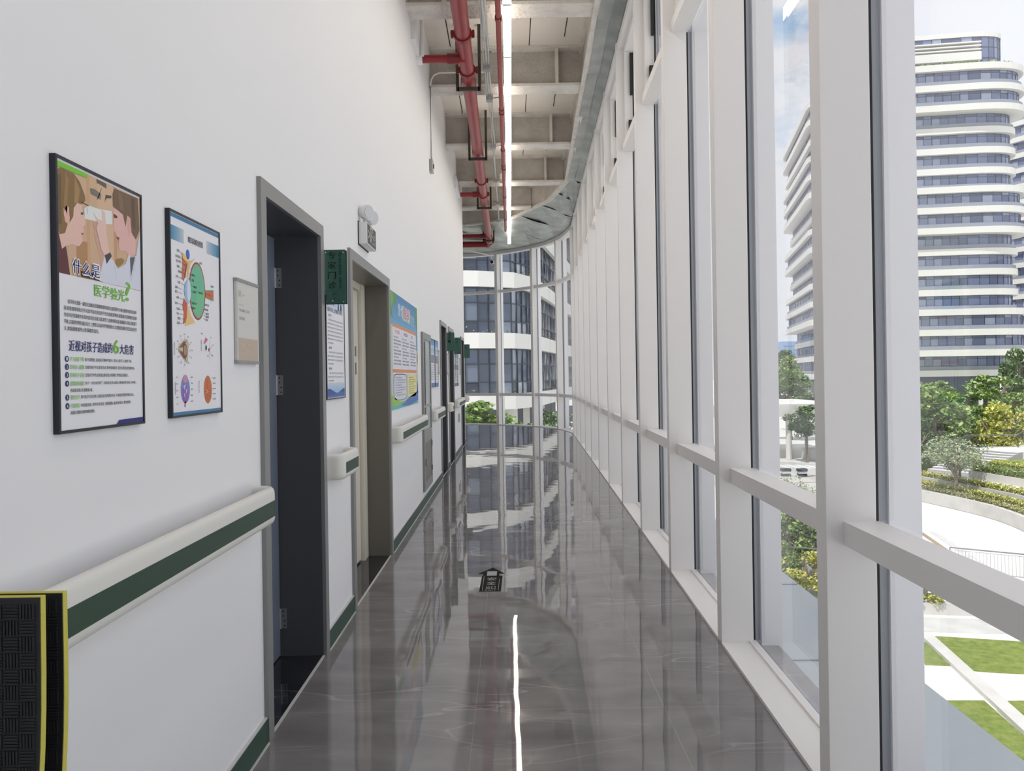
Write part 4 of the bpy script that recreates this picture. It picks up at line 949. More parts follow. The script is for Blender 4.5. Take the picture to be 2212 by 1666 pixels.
t = thing('sprinkler_pipe', (-0.06, 10, 5.0), 'thin dark red sprinkler pipe next to the light strip', 'pipe')
mb = MB(); mb.tube([(-0.068, y, 5.06) for y in (-1.75, 8, 14, 19.0)], 0.029, 12); mb.build('pipe', M['red'], t, smooth=True)
for y in (7.7, 10.35, 10.5, 12.2, 13.1, 13.3, 15.4, 17.6): mb = MB(); ring(mb, (-0.068, y, 5.06), (0, 1, 0), 0.037, 0.07, seg=12); mb.build('coupling', M['darkred'], t)
for y in (9.9, 11.9, 14.6, 17.0): mb = MB(); mb.tube([(-0.068, y, 5.09), (-0.068, y, 5.73 if abs(y - 9.9) > 0.2 else 5.21)], 0.006, 6); mb.build('hanger_rod', M['steel'], t)

ORD = ['last', 'second', 'third', 'fourth', 'fifth', 'sixth', 'seventh', 'eighth', 'ninth', 'tenth', 'eleventh', 'twelfth', 'thirteenth', 'fourteenth', 'fifteenth', 'sixteenth', 'seventeenth']
# continuous light strip: separate 1.2 m luminaires end to end
proto = None
for k in range(17):
    y0 = 1.34 + 1.2 * k - 0.06
    if y0 + 1.2 > 21.0: break
    if proto is None:
        proto = thing('linear_light', (0.02, y0, 4.98), '', 'light')
        mb = MB(); mb.box((0.02 - 0.040, y0 + 0.007, 4.98), (0.02 + 0.040, y0 + 1.172, 4.988)); mb.build('diffuser', M['led'], proto)
        mb = MB(); mb.box((0.02 - 0.042, y0 + 0.0, 4.986), (0.02 + 0.042, y0 + 1.2, 5.05)); mb.build('housing', M['led_body'], proto)
        mb = MB(); mb.box((0.02 - 0.0405, y0 + 1.172, 4.9775), (0.02 + 0.0405, y0 + 1.2, 4.989)); mb.build('end_cap', M['hinge'], proto)
        mb = MB(); mb.box((0.02 - 0.034, y0 + 0.02, 5.05), (0.02 + 0.034, y0 + 1.18, 5.056)); mb.build('added_uplight', M['ceiling_fill'], proto)  # glowing strip added on top of the housing to light the ceiling
        for yy in (0.2, 1.0): mb = MB(); mb.tube([(0.02, y0 + yy, 5.05), (0.02, y0 + yy, 5.73)], 0.003, 6); mb.build('suspension_wire', M['steel'], proto)
        o = proto
    else: o = copy_tree(proto); o.location = (0.02, y0, 4.98)
    o['label'] = 'slim white ceiling light, %s from the far end of the glowing strip' % ORD[15 - k]; o['group'] = 'lights of the continuous ceiling strip'

t = thing('cable_conduit', (-0.23, 10, 5.1), 'bundle of thin galvanised cable conduits beside the red pipes', 'conduit')
for dx, r in ((0.0, 0.011), (0.028, 0.011), (-0.026, 0.009)):
    mb = MB(); mb.tube([(-0.225 + dx * (1 if y < 12 else 0.4) + 0.006 * math.sin(y * 3 + dx * 90), y, 5.10 + 0.01 * math.sin(y * 2 + dx * 50)) for y in [-1.75 + 0.85 * k for k in range(25 if dx >= 0 else 15)]], r, 8); mb.build('tube', M['steel'], t, smooth=True)
for y in (9.0, 10.0, 12.1, 14.2, 16.1, 17.9):
    mb = MB(); mb.box((-0.265, y - 0.05, 5.05), (-0.175, y + 0.05, 5.13)); bx = mb.build('junction_box', M['steel'], t, bevel=0.004)
    mb = MB(); mb.tube([(-0.175, y, 5.09), (-0.10, y, 5.1), (-0.06, y, 5.14)], 0.008, 8); mb.build('spur', M['steel'], t)
for y in (8.7, 11.4, 13.6, 15.6, 18.2): mb = MB(); mb.box((-0.28, y - 0.015, 5.13), (-0.16, y + 0.015, 5.15)); mb.tube([(-0.22, y, 5.14), (-0.22, y, 5.73)], 0.005, 6); mb.build('strap', M['steel'], t)

t = thing('smoke_detector', (-0.27, 9.6, DECK), 'round white smoke detector on the ceiling between the first beams', 'detector')
mb = MB(); mb.lathe((-0.27, 9.6, DECK), (0, 0, -1), [(0, 0.085), (0.012, 0.085), (0.03, 0.06)], 20); mb.build('base', M['white_plastic'], t, smooth=True)
mb = MB(); mb.lathe((-0.27, 9.6, DECK - 0.03), (0, 0, -1), [(0, 0.04), (0.02, 0.03)], 16); mb.build('sensor_head', M['lens'], t)
t = thing('wall_speaker', (0.0, 14.2, 5.12), 'small cream alarm speaker box between the thin pipe and conduits', 'speaker')
mb = MB(); mb.box((-0.15, 14.35, 5.10), (-0.03, 14.45, 5.26)); mb.build('box', M['cream'], t, bevel=0.008); mb = MB(); mb.tube([(-0.09, 14.4, 5.26), (-0.09, 14.4, 5.73)], 0.008, 8); mb.build('rod', M['steel'], t)

t = thing('wall_sensor', (-1.0, 9.85, 4.1), 'small grey sensor box on a conduit high on the white wall', 'sensor')
mb = MB(); mb.box((-1.0, 9.77, 4.09), (-0.955, 9.93, 4.24)); mb.build('box', M['hinge'], t, bevel=0.005); mb = MB(); mb.lathe((-0.955, 9.85, 4.165), (1, 0, 0), [(0, 0.03), (0.01, 0.03)], 12); mb.build('button', M['black'], t)
mb = MB(); mb.tube([(-0.978, 9.85, 4.24), (-0.978, 9.85, 5.20), (-0.965, 9.85, 5.28), (-0.93, 9.85, 5.34), (-0.86, 9.85, 5.37), (-0.25, 9.85, 5.37), (-0.235, 9.85, 5.13)], 0.011, 8); mb.build('conduit', M['frame_white'], t, smooth=True)

t = thing('security_camera', (-0.52, 22.35, 4.9), 'small white security camera with a black lens on the far window post', 'camera')
mb = MB(); mb.tube([(-3.0, 21.9, 5.07), (-1.2, 21.9, 5.07), (-0.62, 22.3, 5.0), (-0.52, 22.4, 4.97), (-0.50, 22.42, 4.86)], 0.018, 8); mb.build('conduit', M['frame_white'], t, smooth=True)
mb = MB(); mb.lathe((-0.50, 22.42, 4.80), (0, -1, -0.15), [(-0.06, 0.05), (0.0, 0.07), (0.06, 0.065), (0.09, 0.05)], 16); cb = mb.build('body', M['white_plastic'], t, smooth=True)
mb = MB(); mb.lathe((-0.50, 22.33, 4.787), (0, -1, -0.15), [(0, 0.05), (0.012, 0.03)], 14); mb.build('lens', M['black'], cb)

# ================================================================ outdoors
GZ = -7.5


def slabpoly(name, pts, z0, z1, m, label, cat, kind='structure'):
    mb = MB(); mb.prism(pts, z0, z1); return tag(mb.build(name, m), label, cat, kind=kind)


slabpoly('ground', [(-200, -120), (600, -120), (600, 900), (-200, 900)], GZ - 0.5, GZ - 0.02, M['plaza'], 'pale paved ground of the campus outside', 'ground')
slabpoly('ground', [(9, 20), (25.3, 20), (25.3, 35), (27.8, 41.3), (28.4, 45), (27.3, 54), (14, 48)], GZ - 0.1, GZ, M['plaza'], 'bright white paved plaza inside the curved garden wall', 'plaza')
slabpoly('road', [(16, 48), (24.5, 54.5), (29.3, 66), (31, 72.5), (26.0, 76.5), (16, 72)], GZ - 0.1, GZ - 0.005, M['road'], 'grey road bend with a crosswalk beyond the second window', 'road')
for i, (x, y) in enumerate(((25.6, 72.2), (26.4, 71.9), (27.2, 71.6), (28.0, 71.3), (28.8, 71.0))):
    slabpoly('road_stripe', [(x, y - 1.3), (x + 0.45, y - 1.35), (x + 0.2, y + 1.5), (x - 0.25, y + 1.6)], GZ - 0.006, GZ, M['mark'], 'white crosswalk stripe on the grey road', 'road marking')
for pts, lb in (([(24.3, 64.2), (27.5, 66.2), (27.4, 66.6), (24.2, 64.6)], 'tan line painted on the road beside the barriers'), ([(21.5, 60.8), (25.5, 61.6), (25.5, 62.0), (21.5, 61.2)], 'tan line painted on the road in front of the barriers')):
    mb = MB(); mb.prism(pts, GZ - 0.006, GZ + 0.001); tag(mb.build('road_line', M['markb']), lb, 'road marking', kind='structure')
slabpoly('lawn', [(13.95, 25.6), (19, 24.3), (17, 21.9), (14.0, 22.45), (13.5, 22.6)], GZ - 0.1, GZ + 0.02, M['lawn'], 'sunny lawn panel right of the diagonal kerb', 'lawn')
slabpoly('lawn', [(12.4, 23.1), (13.3, 25.2), (13.45, 25.0), (13.1, 23.0)], GZ - 0.1, GZ + 0.02, M['lawn'], 'small lawn sliver left of the diagonal kerb', 'lawn')
slabpoly('lawn', [(11.3, 20.6), (12.6, 20.55), (12.3, 18.4), (10.9, 15.6), (8.5, 12), (9.5, 17)], GZ - 0.1, GZ + 0.02, M['lawn'], 'lawn panel beside the ledge in the lower right corner', 'lawn')
slabpoly('lawn', [(13.0, 20.5), (16, 20.5), (15, 16.8), (12.45, 17.6)], GZ - 0.1, GZ + 0.02, M['lawn'], 'lawn panel right of the kerb at the lower right edge', 'lawn')
slabpoly('path', [(11, 28.2), (22, 26.3), (22, 25.0), (11, 26.4)], GZ - 0.1, GZ + 0.015, M['paving2'], 'grey paved strip beyond the lawns', 'paving')
slabpoly('kerb', [(13.55, 25.6), (13.95, 25.6), (12.55, 17.4), (12.15, 17.4)], GZ - 0.1, GZ + 0.12, M['concrete'], 'diagonal pale kerb between the lawn panels', 'kerb')
slabpoly('planter_wall', [(13.6, 28.1), (19, 27.2), (19, 27.55), (13.6, 28.45)], GZ, GZ + 0.42, M['concrete'], 'low concrete planter edge in front of a bush', 'planter wall')
# garden terraces follow one curve
GP = [(25.2, 34.5), (26.9, 38.8), (27.8, 41.3), (28.35, 44), (28.45, 46.5), (28.0, 50), (27.2, 54.5)]
GPd = []
for i in range(len(GP) - 1):
    for t_ in range(4): GPd.append(catmull(GP[max(i - 1, 0)], GP[i], GP[i + 1], GP[min(i + 2, len(GP) - 1)], t_ / 4))
GPd.append(GP[-1]); GN = normals(GPd)
near = [(p, q) for p, q in zip(GPd, GN) if p[1] < 53.6]


def gstrip(name, o0, o1, z0, z1, m, label, cat, part=None, kind='structure'):
    seg = part or list(zip(GPd, GN)); mb = MB(); strip(mb, [p for p, _ in seg], [q for _, q in seg], o0, o1, z0, z1); return tag(mb.build(name, m), label, cat, kind=kind)


gstrip('garden_wall', 0, 0.28, GZ, -6.72, M['concrete'], 'curved pale concrete wall around the plaza', 'garden wall')
gstrip('terrace', 0.28, 1.75, GZ, -6.88, M['soil'], 'lowest planting bed behind the curved wall', 'planting bed')
gstrip('garden_wall', 1.75, 1.9, GZ, -6.15, M['concrete'], 'second terrace edge above the lowest planting bed', 'garden wall')
gstrip('terrace', 1.9, 2.45, GZ, -6.2, M['soil'], 'narrow second planting bed with a yellow hedge', 'planting bed')
gstrip('garden_path', 2.45, 4.3, GZ, -6.15, M['plaza'], 'bright paved path between the hedges', 'path')
gstrip('garden_wall', 4.3, 4.5, GZ, -5.65, M['concrete'], 'third terrace wall below the thick green hedge', 'garden wall', near)
gstrip('terrace', 4.5, 6.6, GZ, -5.7, M['soil'], 'third planting bed with two hedges', 'planting bed', near)
gstrip('hill', 6.6, 60, GZ, -5.0, M['lawn'], 'grassy hillside above the garden terraces', 'hillside', near)
slabpoly('hill', [(37, 63.5), (95, 58), (95, 140), (59, 140), (33.8, 68)], GZ, -5.3, M['lawn'], 'grassy slope under the trees behind the stairs', 'hillside')


def leafquads(mb, pts, size, rng, mi=0, up=0.5):
    for p in pts:
        nrm = Vector((rng.gauss(0, 1), rng.gauss(0, 1), rng.gauss(0, 1) + up * 1.5)).normalized()
        a = nrm.cross(Vector((rng.gauss(0, 1), rng.gauss(0, 1), rng.gauss(0, 1)))).normalized(); b = nrm.cross(a)
        s1 = size * rng.uniform(0.6, 1.3); s2 = s1 * 0.55; p = Vector(p)
        mb.add([p - a * s1, p - b * s2, p + a * s1, p + b * s2], [(0, 1, 2, 3)], mi)


def hedge(o0, o1, z0, z1, m, label, part=None, dens=150, size=0.065):
    rng = random.Random(int(o0 * 100)); seg = part or list(zip(GPd, GN)); pts = []
    core = MB(); strip(core, [p for p, _ in seg], [q for _, q in seg], o0 + 0.08, o1 - 0.08, z0, z1 - 0.08)
    for (p, q), (p2, q2) in zip(seg, seg[1:]):
        L = math.dist(p, p2)
        for _ in range(int(L * dens * (o1 - o0 + 0.6))):
            t = rng.random(); x = p[0] + (p2[0] - p[0]) * t; y = p[1] + (p2[1] - p[1]) * t; qq = q * (1 - t) + q2 * t
            o = rng.uniform(o0, o1); side = rng.random() < 0.45; z = rng.uniform(z0, z1) if side else z1 + rng.gauss(0, 0.05)
            if side: o = o0 + rng.gauss(0, 0.05)
            pts.append((x + qq.x * o, y + qq.y * o, z))
    mb = MB(); leafquads(mb, pts, size, rng)
    h = thing('hedge', (seg[0][0][0], seg[0][0][1], z0), label, 'hedge'); mb.build('leaves', m, h, recalc=False); core.build('stems', M['soil'], h)
    return h


hedge(0.30, 0.75, -6.88, -6.52, M['leaf_rust'], 'mixed reddish green shrub border along the curved plaza wall')
hedge(0.82, 1.22, -6.88, -6.28, M['leaf_yellow'], 'bright yellow green hedge in the lowest planting bed')
hedge(1.28, 1.72, -6.88, -6.45, M['leaf_grey'], 'soft grey green grasses behind the lowest hedge', size=0.08)
hedge(1.95, 2.4, -6.2, -5.85, M['leaf_yellow'], 'yellow flowering hedge beside the bright garden path')
hedge(4.55, 5.5, -5.7, -5.2, M['leaf'], 'thick green hedge above the third terrace wall', near)
hedge(5.6, 6.5, -5.7, -5.0, M['leaf_yellow'], 'yellow green hedge at the top of the terraces', near)

# stairs up the slope
t = thing('garden_stairs', (33.5, 58, -6.4), 'wide pale outdoor stairs climbing beside the hedges', 'stairs')
d = Vector((0.866, 0.5)); pe = Vector((0.5, -0.866))
for k in range(10):
    o = Vector((32.2, 59.2)) + d * (0.64 * k); mb = MB(); z1 = -6.4 + 0.13 * (k + 1)
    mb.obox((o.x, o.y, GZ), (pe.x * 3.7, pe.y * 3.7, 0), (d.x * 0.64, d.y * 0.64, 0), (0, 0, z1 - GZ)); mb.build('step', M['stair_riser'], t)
    mb = MB(); mb.obox((o.x, o.y, z1), (pe.x * 3.7, pe.y * 3.7, 0), (d.x * 0.5, d.y * 0.5, 0), (0, 0, 0.012)); mb.build('tread', M['plaza'], t)
o = Vector((32.2, 59.2)) + d * (0.64 * 10)
slabpoly('path', [(o.x, o.y), (o.x + pe.x * 3.7, o.y + pe.y * 3.7), (o.x + pe.x * 3.7 + 12, o.y + pe.y * 3.7 + 5), (o.x + 12, o.y + 8)], GZ, -5.08, M['plaza'], 'pale landing path above the garden stairs', 'path')


def railing(name, pts, h, label, post=1.6, bars=0):
    t = thing(name, pts[0], label, 'railing'); pts = [Vector(p) for p in pts]
    mb = MB(); mb.tube([p + Vector((0, 0, h)) for p in pts], 0.03, 8); mb.build('handrail', M['fence'], t)
    mb = MB(); mb.tube([p + Vector((0, 0, 0.12)) for p in pts], 0.018, 6); mb.build('bottom_rail', M['fence'], t)
    for a, b in zip(pts, pts[1:]):
        n_ = max(1, int((b - a).length / post))
        for k in range(n_ + 1): p = a.lerp(b, k / n_); mb = MB(); mb.tube([p, p + Vector((0, 0, h))], 0.025, 6); mb.build('post', M['fence'], t)
        if bars:
            mb = MB(); n_ = int((b - a).length / bars)
            for k in range(n_): p = a.lerp(b, (k + 0.5) / n_); mb.tube([p + Vector((0, 0, 0.12)), p + Vector((0, 0, h - 0.1))], 0.008, 4)
            mb.tube([a + Vector((0, 0, h - 0.1)), b + Vector((0, 0, h - 0.1))], 0.012, 6); mb.build('baluster_grille', M['fence'], t)
    return t


railing('railing', [(19.2, 33.6, GZ), (24.5, 30.2, GZ)], 1.1, 'thin grey metal railing at the plaza edge by the yellow line', 2.3, 0.13)
railing('railing', [(33.4, 60.6, -6.1), (37.4, 62.7, -5.1), (41.5, 62.6, -5.1), (46.0, 66.5, -4.3)], 1.1, 'grey railing bending along the top of the garden stairs', 1.5, 0.3)
railing('railing', [(9.6, 32.2, -6.9), (13.2, 30.4, -6.9)], 1.15, 'thin metal railing crossing in front of the leafy bushes', 1.8)
mb = MB(); mb.prism([(22.3, 42.2), (22.55, 42.2), (19.0, 27), (18.75, 27)], GZ - 0.05, GZ + 0.012); tag(mb.build('kerb_line', M['markb']), 'tan kerb line curving past the railing', 'kerb', kind='structure')
mb = MB(); mb.prism([(22.9, 42.2), (23.3, 42.2), (19.75, 27), (19.35, 27)], GZ - 0.05, GZ + 0.01); tag(mb.build('road_line', M['paving2']), 'grey drain line in the white plaza', 'paving', kind='structure')


# trees
def make_tree(m, seed, nleaf=4200, layered=False, size=0.068):
    rng = random.Random(seed); pts = []; cl = []
    for _ in range(34):
        v = Vector((rng.gauss(0, 1), rng.gauss(0, 1), rng.gauss(0, 1))).normalized() * rng.uniform(0.45, 0.95); v.z *= 0.9; cl.append((v, rng.uniform(0.20, 0.36)))
    for _ in range(nleaf):
        c, r = rng.choice(cl); q = Vector((rng.gauss(0, 1), rng.gauss(0, 1), rng.gauss(0, 1))).normalized() * r * rng.uniform(0.6, 1.05)
        q.z *= 0.35 if layered else 0.7
        if q.z < -0.1 and rng.random() < 0.5: q.z *= -1
        pts.append(c + q)
    root = bpy.data.objects.new('tree', None); C.objects.link(root)
    mb = MB(); leafquads(mb, pts, size, rng, up=1.0); mb.build('foliage', m, root, recalc=False)
    mb = MB(); mb.tube([(0, 0, -2.6), (0.03, 0.02, -1.2), (0, 0, 0.1), (0.05, 0, 0.6)], [0.10, 0.08, 0.055, 0.02], 8)
    for k in range(6):
        a = k * 1.05; mb.tube([(0.02, 0, -0.9 + 0.12 * k), (0.35 * math.cos(a), 0.35 * math.sin(a), -0.3 + 0.1 * k), (0.6 * math.cos(a), 0.6 * math.sin(a), 0.05 + 0.1 * k)], [0.045, 0.03, 0.01], 6)
    mb.build('trunk', M['trunk'], root); return root


PROTO = {'leaf': make_tree(M['leaf'], 1), 'dark': make_tree(M['leaf_dark'], 2, 4600), 'yellow': make_tree(M['leaf_yellow'], 3), 'layer': make_tree(M['leaf'], 4, 3600, True), 'grey': make_tree(M['leaf_grey'], 5, 3600, size=0.05)}
used = set()


def tree(kind, x, y, z, r, label, hz=1.0, name='tree', cat='tree', rot=0.0):
    p = PROTO[kind]; o = p if kind not in used else copy_tree(p); used.add(kind)
    o.name = name; o.location = (x, y, z); o.scale = (r, r, r * hz); o.rotation_euler = (0, 0, rot); tag(o, label, cat, 'trees and bushes outside')
    return o


tree('layer', 45.8, 82, -2.4, 3.0, 'tiered light green tree in front of the main tower base', 1.1)
tree('layer', 50.9, 82, -2.2, 3.4, 'second tiered tree in front of the main tower, further right', 1.1, rot=2)
tree('dark', 58.5, 88, -1.2, 3.6, 'tall dark green tree at the right edge below the towers', 1.6)
tree('leaf', 36.6, 66, -3.5, 3.3, 'big bushy green tree left of the yellow tree', 1.0, rot=1)
tree('dark', 33.9, 64.2, -4.5, 2.2, 'dark green bushy tree above the garden stairs', 1.0, rot=2)
tree('yellow', 42.2, 66, -3.7, 2.9, 'large yellow green tree in the middle of the garden', 1.0)
tree('grey', 45.2, 66, -3.9, 2.2, 'grey green tree right of the yellow tree', 1.1, rot=1)
tree('layer', 48.9, 74, -2.7, 2.6, 'flat tiered tree at the right edge above the hillside', 0.9, rot=4)
tree('leaf', 40.0, 74, -3.2, 3.2, 'rounded green tree behind the yellow tree', 0.9, rot=3)
tree('dark', 33.8, 68, -4.5, 2.6, 'dark tree low behind the small grey tree', 1.0, rot=4)
tree('grey', 29.1, 50.0, -4.2, 1.85, 'small airy grey green tree with a thin trunk in the planting bed', 0.9, rot=2)
tree('grey', 30.6, 52.3, -4.6, 1.35, 'smaller airy tree just behind the small grey green tree', 0.9, rot=5)
tree('leaf', 41.7, 115, 0.2, 3.2, 'leafy tree at the foot of the left tower', 1.1, rot=5)
tree('dark', 36.6, 100, -2.2, 3.0, 'dark tree above the flat pavilion roof', 0.8, rot=1)
tree('dark', 29.0, 75, -3.4, 2.0, 'dark green tree in front of the flat pavilion', 0.9, rot=3)
tree('leaf', 38.0, 99, -2.6, 2.6, 'wide green shrub tree on top of the pavilion', 0.5, rot=2)
tree('dark', 88, 250, 3.0, 8, 'distant tree line clump beside the far blue tower', 0.8, rot=1)
tree('leaf', 12.3, 33.0, -5.75, 1.6, 'leafy green bush just outside the second window', 1.0, 'bush', 'bush', 0.5)
tree('grey', 13.3, 36.5, -4.9, 1.6, 'pale grey green bush behind the leafy bush outside the second window', 1.0, 'bush', 'bush', 1.5)
tree('yellow', 11.6, 30.3, -6.5, 1.15, 'yellow green bush pressed against the thin railing outside the second window', 0.9, 'bush', 'bush', 2.5)
tree('leaf', 10.9, 31.2, -6.4, 1.0, 'small green bush touching the yellow green bush by the railing', 0.9, 'bush', 'bush', 3.5)
tree('dark', 13.2, 32.2, -5.9, 1.3, 'dark green bush right of the leafy bush outside the second window', 0.9, 'bush', 'bush', 1.1)
tree('yellow', 15.1, 28.4, -6.75, 0.85, 'low yellow green bush behind the concrete planter edge', 0.6, 'bush', 'bush', 1.2)
tree('leaf', 16.6, 28.3, -6.8, 0.8, 'low green bush right of the yellow bush in the planter', 0.6, 'bush', 'bush', 2.2)
tree('leaf', -1.5, 36.0, -1.3, 2.2, 'sunlit green tree outside the far left window', 0.7, rot=2)
tree('leaf', -3.2, 38.5, -1.4, 1.9, 'green tree left of the sunlit tree outside the far windows', 0.8, rot=4)
tree('dark', 2.3, 44.0, -1.7, 1.6, 'dark tree under the white building outside the far windows', 0.9, rot=5)

# concrete barriers and the pavilion
proto = thing('road_barrier', (23.4, 65.3, GZ), 'black and white road barrier, left one of the pair', 'barrier', 'road barriers')
mb = MB(); mb.box((23.05, 65.1, GZ), (23.75, 65.6, GZ + 0.24)); mb.build('base', M['mull_dark'], proto)
mb = MB(); mb.box((23.07, 65.12, GZ + 0.24), (23.73, 65.58, GZ + 0.42)); mb.build('white_band', M['mark'], proto)
mb = MB(); mb.box((23.02, 65.07, GZ + 0.42), (23.78, 65.63, GZ + 0.66)); mb.build('cap', M['mull_dark'], proto)
o = copy_tree(proto); o.location = (24.72, 65.1, GZ); o['label'] = 'black and white road barrier, right one of the pair'
t = thing('pavilion', (27, 80, GZ), 'low flat roofed white pavilion on columns beyond the road', 'pavilion')
mb = MB(); mb.box((20, 77, -3.1), (34, 92, -1.85)); mb.build('roof', M['bandwhite'], t)
for x, r in ((28.3, 0.3), (24.0, 0.3), (33.2, 0.3)): mb = MB(); mb.tube([(x, 78, GZ), (x, 78, -3.1)], r, 12); mb.build('column', M['bandwhite'], t)
mb = MB(); mb.box((29.8, 76.2, GZ), (33.5, 78.6, GZ + 1.1)); tag(mb.build('planter', M['paving2']), 'grey block planter in front of the pavilion', 'planter')


# towers
def offset_poly(pts, o):
    k = len(pts); out = []
    cx = sum(p[0] for p in pts) / k; cy = sum(p[1] for p in pts) / k
    for i in range(k):
        a, b = Vector(pts[i - 1]), Vector(pts[(i + 1) % k]); d = (b - a).normalized(); q = Vector((d.y, -d.x))
        if q.dot(Vector(pts[i]) - Vector((cx, cy))) < 0: q = -q
        out.append((pts[i][0] + q.x * o, pts[i][1] + q.y * o))
    return out


def bez(a, b, c, k=10): return [tuple((1 - t) ** 2 * p + 2 * t * (1 - t) * q + t * t * r for p, q, r in zip(a, b, c)) for t in [i / k for i in range(k + 1)]]


def ribbon(poly, z0, z1, step, gm, mm, parent, bw=0.07, rows=()):
    """glazed storey: one pane per cell plus bars"""
    rng = random.Random(int(z0 * 31)); mb = MB(); k = len(poly)
    for i in range(k):
        a, b = Vector(poly[i]), Vector(poly[(i + 1) % k]); L = (b - a).length
        if L < 0.05: continue
        n_ = max(1, round(L / step)); d = (b - a) / L; q = Vector((d.y, -d.x))
        c = sum((Vector(p) for p in poly), Vector((0, 0))) / k
        if q.dot(a - c) < 0: q = -q
        lev = sorted({z0, z1} | {z for z in rows if z0 + 0.25 < z < z1 - 0.25})
        for j in range(n_):
            p0, p1 = a.lerp(b, j / n_), a.lerp(b, (j + 1) / n_)
            for za, zb in zip(lev, lev[1:]):
                tl = rng.gauss(0, 0.02)
                mb.add([(p0.x, p0.y, za), (p1.x, p1.y, za), (p1.x - q.x * tl, p1.y - q.y * tl, zb), (p0.x - q.x * tl, p0.y - q.y * tl, zb)], [(0, 1, 2, 3)], 0)
            o = p0 + q * 0.02
            mb.obox((o.x - d.x * bw / 2, o.y - d.y * bw / 2, z0), (d.x * bw, d.y * bw, 0), (q.x * 0.06, q.y * 0.06, 0), (0, 0, z1 - z0), 1)
        for zr in rows:
            o = a + q * 0.02; mb.obox((o.x, o.y, zr - bw / 2), (d.x * L, d.y * L, 0), (q.x * 0.05, q.y * 0.05, 0), (0, 0, bw), 1)
    return mb.build('window_ribbon', [gm, mm], parent, recalc=False)


def tower(label, base, z0, nf, offs, glass, bars, fh=3.9, bh=1.2, inset=1.0, step=1.6, sill=0.75, name='office_tower', foot=True):
    cx = sum(p[0] for p in base) / len(base); cy = sum(p[1] for p in base) / len(base)
    t = thing(name, (cx, cy, GZ), label, 'building')
    for k in range(nf):
        z = z0 + fh * k; o = offs[k % len(offs)]
        mb = MB(); mb.prism(offset_poly(base, o), z, z + bh); mb.build('floor_band', M['bandwhite'], t)
        if k < nf - 1:
            o2 = min(o, offs[(k + 1) % len(offs)])
            if sill: mb = MB(); mb.prism(offset_poly(base, o2 - 0.3), z + bh, z + bh + sill); mb.build('sill_band', M['bandgrey'], t)
            ribbon(offset_poly(base, o2 - inset), z + bh + sill, z + fh, step, glass, bars, t, rows=(z + bh + sill + 0.05, z + fh - 0.55, z + fh - 0.05) if sill else (z + bh + 0.75, z + bh + 1.9, z + fh - 0.05))
    if foot:
        mb = MB(); mb.prism(offset_poly(base, -3.5), GZ, z0); mb.build('ground_floor', bars, t)
        for i in range(0, len(base), 3):
            p = offset_poly(base, -1.2)[i]; mb = MB(); mb.tube([(p[0], p[1], GZ), (p[0], p[1], z0)], 0.5, 12); mb.build('column', M['concrete'], t)
    return t


main = [(66, 149.9), (78, 148.1)] + bez((88.5, 146.5), (99.9, 144.6), (100.4, 152)) + [(100, 158.6), (66, 158.6)]
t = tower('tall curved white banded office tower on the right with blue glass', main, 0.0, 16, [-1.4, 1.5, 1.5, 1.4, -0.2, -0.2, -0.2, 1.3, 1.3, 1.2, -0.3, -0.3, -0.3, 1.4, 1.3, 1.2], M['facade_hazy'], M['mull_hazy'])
ztop = 0 + 3.9 * 15 + 1.2
cr_ = offset_poly(main, -2.6)
for z0, z1 in ((ztop, ztop + 2.3), (ztop + 2.3, ztop + 4.4), (ztop + 4.4, ztop + 6.4)): ribbon(cr_, z0, z1, 1.9, M['facade_hazy'], M['mull_hazy'], t, 0.1, (z1,))
mb = MB(); mb.prism(offset_poly(main, -2.4), ztop + 6.4, ztop + 7.3); mb.build('roof_rim', M['bandwhite'], t)
for z0, z1 in ((ztop + 0.6, ztop + 0.85), (ztop + 1.3, ztop + 2.9), (ztop + 3.25, ztop + 3.5), (ztop + 3.95, ztop + 4.2), (ztop + 4.65, ztop + 4.9)):
    mb = MB(); mb.prism([(67, 150.6), (91.6, 147.0), (91.8, 149.2), (67, 152.5)], z0, z1); mb.build('louvre_band', M['bandwhite'], t)
rng = random.Random(5); mb = MB(); pts = []
for _ in range(700):
    q = rng.random(); a = along(main[1:13], q); pts.append((a[0] + rng.uniform(-0.6, 0.2), a[1] + rng.uniform(-0.2, 0.6), ztop + rng.uniform(0, 0.7)))
leafquads(mb, pts, 0.22, rng); mb.build('roof_plants', M['leaf'], t, recalc=False)
left = [(78, 207), (75.0, 206)] + bez((74.0, 203.5), (71.0, 190), (68.0, 176.5), 4) + bez((65.6, 166), (64.6, 160.8), (70, 160.6), 5) + [(90, 160.6), (96, 207)]
tower('tall white banded tower seen edge on between the two near window posts', left, -0.4, 17, [0.0, 0.0, -1.8, 0.6, 0.5, 0.4, -0.8, 0.5, 0.5, -1.0, 0.7, 0.6, 0.6, 0.0, 0.6, 0.5, -2.2], M['facade_hazy'], M['mull_hazy'], inset=0.9)
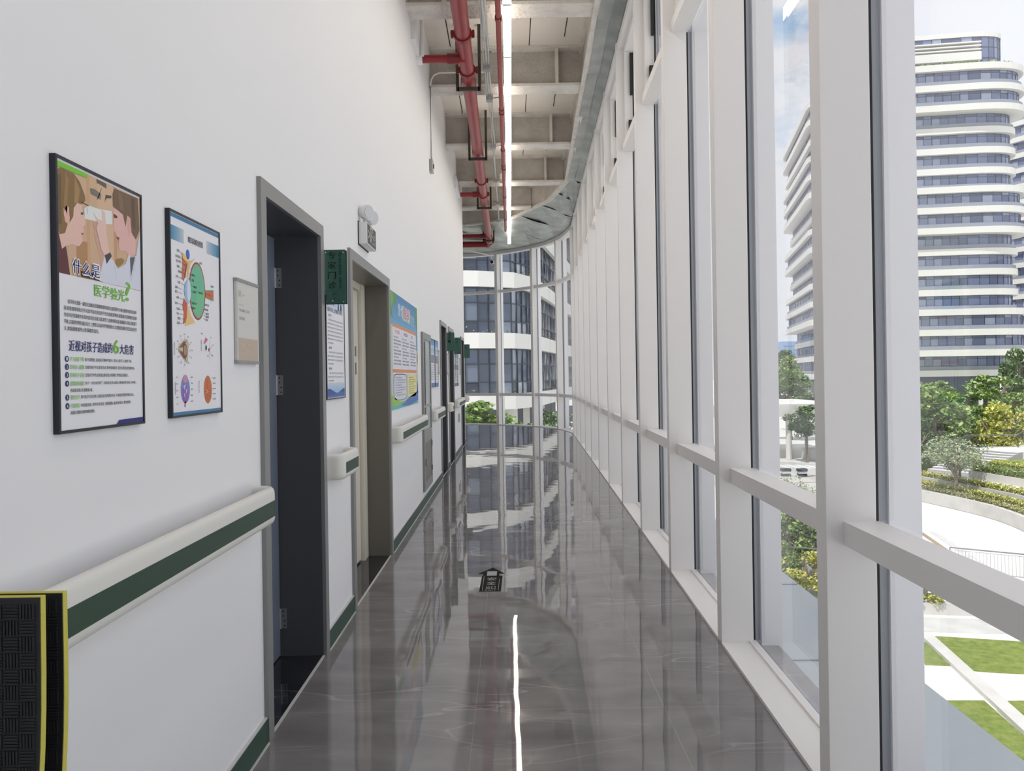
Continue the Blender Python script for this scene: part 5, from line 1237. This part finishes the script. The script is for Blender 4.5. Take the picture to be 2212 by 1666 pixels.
tower('white banded tower half hidden behind the main tower at the right edge', [(124.5, 194), (131, 180), (138, 166), (160, 172), (150, 206)], -1.0, 18, [0.5, 0.5, -0.6, 0.3], M['facade_hazy'], M['mull_hazy'])
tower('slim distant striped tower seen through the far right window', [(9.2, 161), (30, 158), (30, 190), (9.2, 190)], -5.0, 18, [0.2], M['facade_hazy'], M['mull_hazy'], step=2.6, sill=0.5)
t = thing('office_tower', (298, 800, GZ), 'tiny pale blue tower on the horizon beside the left tower', 'building')
mb = MB(); mb.box((286, 800, GZ), (312, 820, 33)); mb.build('block', M['bluetower'], t)
for z in range(-4, 32, 4): mb = MB(); mb.box((285.6, 799.6, z), (312.4, 800.2, z + 0.8)); mb.build('floor_band', M['bandgrey'], t)
far = [(-22, 45.5), (-10, 46.2), (-2, 47.7), (0.1, 48.7), (1.15, 50.8), (1.95, 53.8), (3.5, 61.8), (6.4, 77), (9, 98), (-22, 98)]
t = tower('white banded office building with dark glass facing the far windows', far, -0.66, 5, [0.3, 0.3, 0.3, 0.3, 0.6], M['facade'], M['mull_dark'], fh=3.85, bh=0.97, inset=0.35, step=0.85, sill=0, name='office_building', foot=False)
mb = MB(); mb.prism(offset_poly(far, -6), GZ, -0.66); mb.build('ground_floor', M['mull_dark'], t)
for x, y, w in ((0.0, 50.3, 0.85), (1.05, 52.2, 0.45), (-4.2, 48.6, 0.6), (2.3, 58, 0.5), (-8, 48, 0.6)): mb = MB(); mb.box((x - w / 2, y, GZ), (x + w / 2, y + w, -0.66)); mb.build('column', M['concrete'], t)
rng = random.Random(9)
for k in range(4):
    pts = []
    for _ in range(260):
        a = along(far[1:8], rng.random() * 0.7); z = -0.66 + 3.85 * k + 0.97
        pts.append((a[0] + rng.uniform(-0.25, 0.1), a[1] + rng.uniform(-0.1, 0.25), z + abs(rng.gauss(0, 0.16))))
    mb = MB(); leafquads(mb, pts, 0.09, rng); mb.build('balcony_plants', M['leaf_rust'] if k % 2 else M['leaf'], t, recalc=False)
